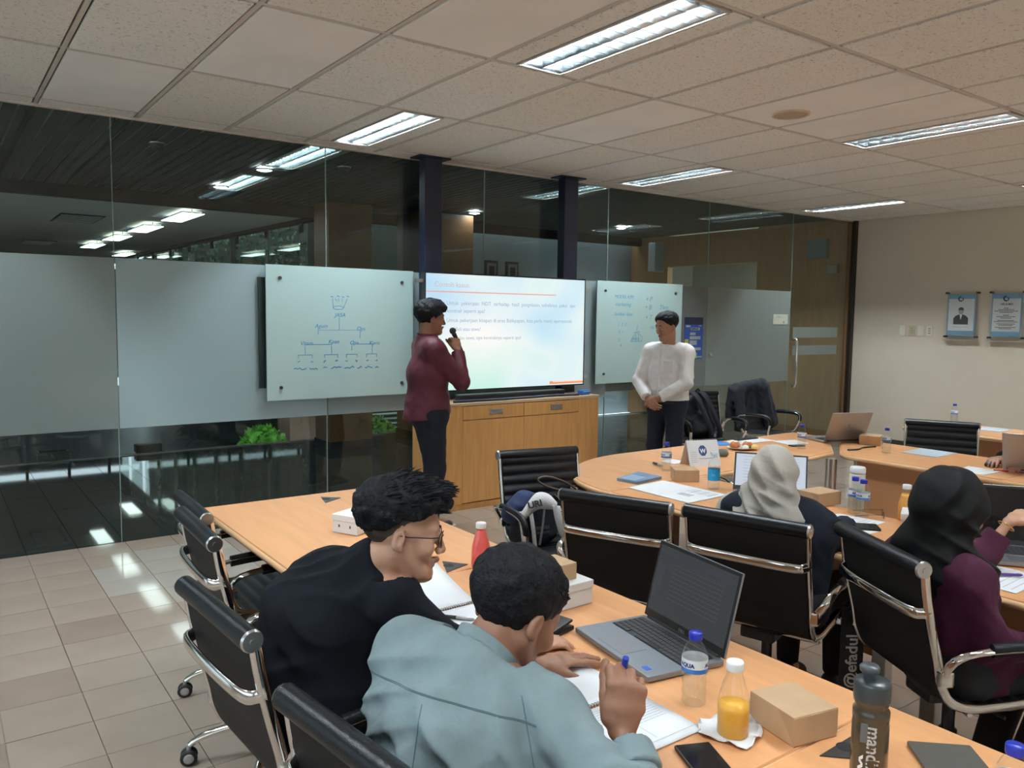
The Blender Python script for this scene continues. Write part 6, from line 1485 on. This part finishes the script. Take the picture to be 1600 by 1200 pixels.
fo = [(V(.70, 1.32, .90), .13, V(.2, .5, 1), .011, 85), (V(.71, 1.17, .84), .13, V(0, -.7, 1), .012, 80), (V(.82, 1.10, .90), .10, V(.7, -.7, .4), .007, 95), (V(.94, .93, .84), .08, V(.6, .8, 1), .007, 110), (V(.63, 1.38, .78), .13, V(0, .4, 1), .008, 75), (V(.88, 1.10, .82), .11, V(.7, -.5, .8), .012, 70), (V(.76, 1.30, .80), .17, V(.1, .9, .7), .010, 58), (V(.68, 1.15, .72), .18, V(0, .9, 1), .012, 55), (V(1.0, 1.0, .82), .08, V(.5, .5, 1), .008, 100), (V(.70, 1.40, .78), .15, V(0, .3, 1), .008, 65), (V(.80, 1.22, .90), .12, V(.2, 1, -.5), .006, 80)]
sh_ = shirt(t, 'shirt', J, L, M_lin, .0060, .013, .90, .80, fold=folds(fo, .0012, 2., 45.), neck_up=.018, collar_up=True, extra=[cone(J['lsh']+V(-.03, -.04, -.05), V(.70, 1.33, .62), .060, .09, .06), cone(J['rsh']+V(-.05, .03, -.05), V(.70, 1.12, .62), .06, .09, .06)])
collar(t, 'band_collar', J, M_lin, .008, .072, .067, .030, .005)
LK = (.588, .809, -.35)
M_seam = mat('seam_grey_blue', (.11, .17, .19), .9)
seam(sh_, t, (.66, 1.45, .93), (.86, 1.10, .90), LK, m=M_seam); seam(sh_, t, (.665, 1.455, .925), (.865, 1.105, .895), LK, m=M_seam)
seam(sh_, t, (.83, 1.10, .955), (.83, 1.02, .72), LK, m=M_seam); seam(sh_, t, (.74, 1.28, .905), (.69, 1.25, .70), LK, m=M_seam)
# rolled cuff and yoke seams
ca = J['rel']+(J['rwr']-J['rel'])*.60; cb = J['rel']+(J['rwr']-J['rel'])*.84
sculpt('rolled_cuff', [cone(ca, cb, .049, .045, .01), cut(cb-(cb-ca)*.0, cb-ca, .08), cut(ca, ca-cb, .08)], M_lin, t, .005, fold=folds([], .0012))
trousers(t, 'trousers', J, L, M_trk, .010); shoes(t, J, M_shoe, M_sole)
LN2 = ([-.12, -.07, -.04, -.02, -.008, .014, .020, .045, .06, .075, .12], [-.058, -.056, -.050, -.02, .030, .004, .018, .038, .056, .066, .070])
add_hair(hd, t, 'hair', .0032, None, t0=.006, t1=.014, line=LN2, rough=.0026, front=.003)
reg = lambda u, v: (math.cos(2*PI*u)*.9, math.sin(2*PI*u)*.9, .25+.8*v)
hair_tufts(hd, t, 900, reg, .012, lambda p, r: (p.x*3+r.uniform(-.5, .5), .6+r.uniform(-.6, .6), -.2+r.uniform(-.4, .4)), .0032, 9, lift=.12, droop=.1, base=.015)
p_ = thing('pen', 'blue pen held upright in the right hand of the man in blue-grey', 'pen', (0, 0, 0), group='held pen'); hp = J['rwr']+V(.035, .035, .105)
MB().tube([hp+V(-.004, -.01, .02), hp+V(0, 0, -.01), hp+V(.02, .04, -.10)], [.0062, .0062, .005], 10).obj('barrel', mat('pen_blue', (.01, .04, .40), .35), p_); MB().tube([hp+V(.02, .04, -.10), hp+V(.024, .048, -.122)], [.005, .0008], 10).obj('tip', M_steel, p_)

# --- presenter in maroon shirt
F = unit(V(.96, -.26, 0)); R = V(F[1], -F[0], 0)
hd = Head((2.985, 5.13, 1.598), (.95, -.20, -.04), (0, 0, 1), 1.03)
B0 = V(2.975, 5.14, 0)
J = dict(head=hd, pelvis=B0+V(0, 0, .93), chest=B0+V(0, 0, 1.20)-F*.01, neck=B0+V(0, 0, 1.435)-F*.01, rsh=B0+R*.175+V(0, 0, 1.385)-F*.01, lsh=B0-R*.175+V(0, 0, 1.385), rel=B0+R*.17+F*.20+V(0, 0, 1.145), rwr=B0+R*.055+F*.205+V(0, 0, 1.375), lel=B0-R*.22-F*.02+V(0, 0, 1.12), lwr=B0-R*.22+F*.0+V(0, 0, .90), face=F)
for s, e, df in (('l', -1, .04), ('r', 1, -.01)):
    J[s+'hip'] = B0+R*e*.085+V(0, 0, .90); J[s+'kn'] = B0+R*e*.095+F*(.035+df)+V(0, 0, .50); J[s+'an'] = B0+R*e*.10+F*(.0+df)+V(0, 0, .095); J[s+'toe'] = J[s+'an']+F*.155+V(0, 0, -.063)
HR = hand(J['rwr'], F*-.15+V(0, 0, 1)-R*.35, -F*.2-R*1.0, curl=(1.0, 1.1, 1.15, 1.15), thumb=(.4, .5), right=True)
HL = hand(J['lwr'], V(0, 0, -1), -R*-1., curl=(.5, .5, .5, .5), right=False)
t, L = person('standing presenter in a maroon shirt speaking into a microphone beside the screen', J, None, M_skind, HR+HL, sc=1.14, h=.010, hf=.0048, fine=[(J['rwr']+V(0, 0, .08), .08)])
M_mar = mat('shirt_maroon', (.092, .010, .022), .6, bump=.4, bscale=30, stretch=(1, 1, .4))
hm = [(B0+V(0, 0, .885)-F*.02, F*.18+V(0, 0, -1), .60)]
shirt(t, 'shirt', J, L, M_mar, .009, .019, .95, .95, hem=hm, fold=folds([(B0+V(0, 0, 1.0), .2, V(.3, 0, 1), .006, 55), (B0+R*.17+V(.1, 0, 1.2), .12, V(1, 0, .8), .005, 70)], .002), extra=[cone(B0+V(0, 0, .97)-F*.01, B0+V(0, 0, .84)-F*.02, (.195, .160), (.20, .175), .04, R)], neck_up=.050, collar_up=True)
collar(t, 'collar', J, M_mar, .028, .078, .072, .035, .005)
MB().tube([J['neck']+V(0, 0, .028)+F*(.066*math.cos(a))+R*(.068*math.sin(a))-V(0, 0, 1)*(.02*(1+math.cos(a))*.5) for a in [k*2*PI/20 for k in range(20)]], .005, 6, closed=True, flat=(1.6, .5)).obj('lanyard', mat('lanyard_stripe', (.10, .12, .16), .5, var=.9, vscale=60), t)
trousers(t, 'jeans', J, L, mat('jeans_navy', (.006, .008, .018), .9), .010, .016, top=.06, fold=folds([], .0015)); shoes(t, J, M_shoe, M_sole)
LN3 = ([-.12, -.07, -.04, -.02, -.008, .014, .020, .045, .06, .075, .12], [-.060, -.058, -.050, -.03, .030, .002, .020, .036, .050, .056, .060])
add_hair(hd, t, 'hair', .0045, None, t0=.012, t1=.018, line=LN3, rough=.004, front=.012)
m_ = thing('microphone', 'black handheld microphone at the presenter\'s mouth', 'microphone', (0, 0, 0), group='microphone'); wr_ = J['rwr']+V(0, 0, .085)-F*.005-R*.055
MB().tube([wr_+V(0, 0, -.0)+F*.07+V(0, 0, -.13), wr_+F*.01+V(0, 0, .0), wr_-F*.01+V(0, 0, .035)], [.011, .014, .018], 12).obj('mic_handle', M_plastic, m_)
MB().lathe([(.004, -.026), (.018, -.018), (.026, 0), (.022, .016), (.010, .025), (.0005, .026)], 16).xf(Matrix.Translation(Vector(wr_-F*.018+V(0, 0, .055)))).obj('mic_head', mat('mic_mesh', (.03, .03, .04), .5, bump=.6, bscale=500), m_)

# --- man in white shirt
F = unit(V(-.97, -.22, 0)); R = V(F[1], -F[0], 0); B0 = V(5.375, 5.01, 0)
hd = Head((5.335, 5.0, 1.548), (-.97, .13, -.22), (-.05, 0, 1), 1.06)
J = dict(head=hd, pelvis=B0+V(0, 0, .90), chest=B0+V(0, 0, 1.15), neck=B0+V(0, 0, 1.375), rsh=B0+R*.178+V(0, 0, 1.325), lsh=B0-R*.178+V(0, 0, 1.325), rel=B0+R*.238+F*.10+V(0, 0, 1.06), rwr=B0+R*.06+F*.235+V(0, 0, .915), lel=B0-R*.238+F*.09+V(0, 0, 1.065), lwr=B0-R*.045+F*.225+V(0, 0, .925), face=F)
for s, e in (('l', -1), ('r', 1)):
    J[s+'hip'] = B0+R*e*.09+V(0, 0, .87); J[s+'kn'] = B0+R*e*.10+F*.03+V(0, 0, .48); J[s+'an'] = B0+R*e*.11+V(0, 0, .095); J[s+'toe'] = J[s+'an']+F*.155+V(0, 0, -.063)
HR = hand(J['rwr'], -R*.8+F*.25+V(0, 0, -.55), -F, curl=(.45, .5, .5, .5), thumb=(.5, .3), right=True)
HL = hand(J['lwr'], R*.75+F*.45+V(0, 0, -.5), -F, curl=(.5, .5, .55, .6), thumb=(.5, .3), right=False)
t, L = person('standing man in a white shirt and dark trousers with clasped hands, looking aside', J, None, M_skin, HR+HL, sc=1.05, h=.010, hf=.0048, fine=[(J['rwr']-R*.05, .10)])
M_wsh = mat('shirt_white', (.86, .84, .84), .8, bump=.45, bscale=28, stretch=(1, 1, .4))
hm = [(B0+V(0, 0, .90), V(0, 0, -1), .60)]
shirt(t, 'shirt', J, L, M_wsh, .009, .021, .93, .93, hem=hm, fold=folds([(B0+V(0, 0, .98)+F*.1, .2, V(.2, .2, 1), .006, 50), (B0-R*.25+V(0, 0, 1.05), .12, V(0, .6, 1), .006, 70), (B0+R*.25+V(0, 0, 1.05), .12, V(0, -.6, 1), .006, 70), (B0+V(0, 0, 1.2)+F*.1, .16, V(0, 1, .2), .003, 60)], .002), extra=[cone(B0+V(0, 0, .98), B0+V(0, 0, .82), (.20, .15), (.19, .15), .04, R)], neck_up=.028, collar_up=True)
collar(t, 'collar', J, M_wsh, .0, .070, .084, .042, .005, tilt=1.5, drop=.02)
pk = B0-R*.085+F*.142+V(0, 0, 1.20); Xp = frame(pk, np.cross(V(0, 0, 1), F), (0, 0, 1)); MB().box((0, 0, 0), (.095, .004, .11), ch=.0015).xf(Xp @ Matrix.Rotation(PI/2, 4, 'X')).obj('pocket', M_wsh, t)
MB().tube([B0+F*.128+V(0, 0, 1.36), B0+F*.150+V(0, 0, 1.25), B0+F*.152+V(0, 0, 1.1), B0+F*.155+V(0, 0, .95)], .009, 6, flat=(.35, 1.5)).obj('placket', M_wsh, t)
trousers(t, 'trousers', J, L, M_trn, .010, .012, top=.05, fold=folds([], .0015)); shoes(t, J, M_shoe, M_shoe)
MB().tube([B0+V(0, 0, .885)+F*(.155*math.cos(a))+R*(.195*math.sin(a)) for a in [k*2*PI/24 for k in range(24)]], .016, 6, closed=True, flat=(1.1, .25)).obj('belt', M_leather, t)
LN4 = ([-.12, -.07, -.04, -.02, -.008, .014, .020, .045, .06, .075, .12], [-.055, -.052, -.045, -.02, .032, .012, .026, .046, .068, .082, .088])
add_hair(hd, t, 'hair', .0045, None, t0=.006, t1=.014, line=LN4, rough=.002, front=.004)

# --- woman in beige headscarf
def scarf(t, hd, J, m, h, drape, face_cut=True, fo=None, r=(.094, .112, .112), opening=.080):
    P = [ell(hd.p(0, -.012, .035), hd.ax(), tuple(q*hd.s for q in r), .02), cone(hd.p(0, -.02, .0), hd.p(0, -.015, -.12), (.088, .098), (.082, .090), .05, hd.r)]
    P += drape
    def op(x, y, z):
        a, b, c = hd.loc(x, y, z); return np.maximum(np.sqrt((a/.058)**2+((c-.0)/.092)**2)*.06-.06, .028-b)
    P.append(func(hd.p(0, .09, 0), .13, op, .01, op='sub'))
    return sculpt('headscarf', P, m, t, h, fold=fo)
hd = Head((2.685, 1.925, 1.005), (.80, .55, -.22), (.1, .1, 1), .98)
J = dict(head=hd, pelvis=V(2.665, 1.86, .54), chest=V(2.71, 1.85, .76), neck=V(2.675, 1.895, .885), rsh=V(2.735, 1.775, .835), lsh=V(2.645, 2.05, .85), rel=V(2.83, 1.715, .790), rwr=V(3.02, 1.82, .785), lel=V(2.86, 2.12, .79), lwr=V(3.02, 1.98, .785), face=V(.9, .4, 0))
seated(J, V(.96, .27, 0), V(.27, -.96, 0), knee=.42)
t, L = person('woman in a beige headscarf and navy blouse bent towards her laptop, seen from behind', J, None, M_skinl, hand(J['rwr'], (.5, .8, 0), (0, 0, -1), right=True)+hand(J['lwr'], (.9, .2, 0), (0, 0, -1), right=False), female=True, h=.010, hf=.005)
M_bei = mat('scarf_beige', (.50, .47, .42), .85, bump=.35, bscale=30, stretch=(1, .4, 1))
nb = unit(V(-.9, -.4, 0)); sdv = V(-.45, .9, 0)
dr = [cone(hd.p(0, -.03, -.11), J['neck']+V(-.03, -.01, -.03), (.09, .085), (.15, .10), .06, sdv), cone(J['neck']+V(-.03, .06, .0), J['neck']+V(-.055, .175, -.10), (.10, .060), (.095, .055), .05, V(0, 0, 1)), cone(J['neck']+V(.02, .12, .0), J['lsh']+V(.04, .035, -.015), .065, .082, .04), cone(J['lsh']+V(.04, .035, -.015), J['lsh']+V(.08, .06, -.09), .080, .06, .04), cone(J['neck']+V(-.04, .0, -.02), J['neck']+V(-.045, -.02, -.14), (.13, .05), (.07, .03), .05, sdv)]
fo = folds([(hd.p(.02, -.09, .03), .13, hd.r*.9+hd.u*.5, .0075, 80), (J['neck']+V(-.08, .05, .0), .15, V(.2, .7, -1.), .013, 85), (hd.p(0, -.1, -.09), .10, hd.r*.5+hd.u*1.0, .009, 90)], .003, 1.)
scarf(t, hd, J, M_bei, .0065, dr, fo=fo, r=(.080, .102, .104))
M_nb = mat('blouse_navy', (.006, .010, .019), .85, bump=.15, bscale=240, spec=.3)
shirt(t, 'blouse', J, L, M_nb, .009, .026, .96, .96, fold=folds([(V(2.82, 1.70, .82), .13, V(.5, -.6, 1), .008, 60), (V(2.7, 1.8, .72), .2, V(0, .5, 1), .006, 45)], .003), neck_up=.0)
trousers(t, 'trousers', J, L, M_trk, .011); shoes(t, J, M_shoe, mat('sole_dark', (.03, .03, .03), .7))

# --- woman in black headscarf
hd = Head((2.665, 1.235, 1.010), (.95, -.25, -.12), (.03, 0, 1), 1.04)
J = dict(head=hd, pelvis=V(2.68, 1.235, .53), chest=V(2.655, 1.24, .75), neck=V(2.645, 1.245, .875), rsh=V(2.580, 1.125, .825), lsh=V(2.69, 1.38, .835), rel=V(2.605, 1.065, .655), rwr=V(2.82, .985, .60), lel=V(3.0, 1.275, .80), lwr=V(3.085, 1.225, .925), face=V(.95, -.3, 0))
seated(J, V(.87, -.49, 0), V(-.49, -.87, 0), knee=.36, kz=.48)
for s, e in (('l', -1), ('r', 1)): J[s+'an'] = V(2.80, 1.10, .12)+V(-.49, -.87, 0)*e*.07; J[s+'toe'] = J[s+'an']+V(.12, -.07, -.085)
HL = hand(J['lwr'], (.85, -.25, .35), (.2, -.1, -1), curl=(.5, .6, .6, .6), thumb=(.5, .3), right=False, s=.92)
HR = hand(J['rwr'], (.9, -.2, -.3), (0, .6, -1), curl=(.4, .4, .4, .4), right=True, s=.92)
t, L = person('woman in a black headscarf and purple blouse turned to the black laptop', J, None, M_skinl, HL+HR, female=True, h=.010, hf=.0045, fine=[(J['lwr']+V(.05, 0, .02), .08)])
M_blk = mat('scarf_black', (.006, .0065, .007), .8, bump=.1, bscale=260, spec=.2)
dr = [cone(J['neck']+V(.0, .05, .0), J['lsh']+V(.02, .02, -.02), .09, .078, .05), cone(hd.p(0, -.03, -.11), J['neck']+V(-.02, .0, -.04), (.10, .09), (.155, .12), .06, V(-.3, -.95, 0)), cone(J['neck']+V(-.02, -.02, -.02), J['neck']+V(.02, -.11, -.06), (.085, .075), (.088, .06), .05), cone(J['neck']+V(-.03, .03, .0), J['neck']+V(-.06, .05, -.15), (.12, .08), (.10, .05), .05, V(-.3, -.95, 0))]
fo = folds([(hd.p(.05, -.03, .03), .13, hd.f*.9-hd.u*.7+hd.r*.2, .0085, 75), (J['neck']+V(.0, -.08, .02), .16, V(.6, -.2, 1.), .013, 75)], .003, 3.)
scarf(t, hd, J, M_blk, .0065, dr, fo=fo, r=(.100, .122, .118))
M_pur = mat('blouse_purple', (.060, .006, .030), .9, bump=.5, bscale=26, stretch=(1, 1, .35))
shirt(t, 'blouse', J, L, M_pur, .0075, .018, .62, .92, fold=folds([(V(2.63, 1.05, .75), .15, V(.6, 0, .5), .008, 75), (V(2.7, 1.1, .6), .15, V(.3, 0, 1), .006, 60)], .003), extra=[cone(V(2.72, 1.16, .57), V(2.88, 1.05, .535), (.10, .085), (.085, .08), .05, V(-.49, -.87, 0)), cone(V(2.67, 1.21, .70), V(2.72, 1.17, .52), (.14, .11), (.15, .12), .05, V(-.49, -.87, 0))], neck_up=.0)
trousers(t, 'trousers', J, L, M_trk, .010, .012); shoes(t, J, M_shoe, mat('sole_dark', (0, 0, 0), .7))
glasses(t, hd, M_gf)
w_ = J['lwr']-(J['lwr']-J['lel'])*.12; dd = unit(J['lwr']-J['lel']); e1 = unit(np.cross(dd, V(0, 0, 1))); e2 = np.cross(dd, e1)
MB().tube([w_+e1*.029*math.cos(a)+e2*.027*math.sin(a) for a in [k*2*PI/20 for k in range(20)]], .0022, 6, closed=True).obj('bracelet', mat('gold', (.75, .50, .20), .25, metal=.9), t)

# --- person at the right picture edge
hd = Head((5.78, 1.86, 1.10), (-.9, .1, -.3), (0, 0, 1), .98)
J = dict(head=hd, pelvis=V(5.92, 1.88, .53), chest=V(5.86, 1.88, .78), neck=V(5.82, 1.88, .96), rsh=V(5.80, 2.05, .90), lsh=V(5.80, 1.71, .90), rel=V(5.56, 2.18, .80), rwr=V(5.335, 2.205, .79), lel=V(5.52, 1.76, .79), lwr=V(5.27, 2.02, .785), face=V(-1, 0, 0))
seated(J, V(-1, 0, 0), V(0, 1, 0), knee=.42)
t, L = person('person in black sleeves at the right picture edge, hand on a black mouse', J, None, M_skin, hand(J['rwr'], (-.97, -.1, .02), (0, 0, -1), curl=(.3, .3, .3, .35), thumb=(.5, .2), right=True, s=.95)+hand(J['lwr'], (-.9, .2, 0), (0, 0, -1), curl=(.4, .4, .4, .4), right=False, s=.95), female=True, h=.011, hf=.0055, fine=[(J['rwr']+V(-.08, 0, 0), .09)])
shirt(t, 'blouse', J, L, mat('blouse_black', (.010, .010, .012), .85), .011, .020, .70, .80, fold=folds([], .003))
scarf(t, hd, J, mat('scarf_black', (0, 0, 0)), .011, [cone(hd.p(0, -.03, -.11), J['neck']+V(0, 0, -.04), (.10, .09), (.15, .11), .06, V(0, 1, 0))], fo=folds([], .003))
trousers(t, 'trousers', J, L, M_trk, .013); shoes(t, J, M_shoe, M_sole)
o = place_chair(6.20, 1.88, -1, 0, 'black office chair of the person at the right picture edge', 'chairs around the horseshoe desks')
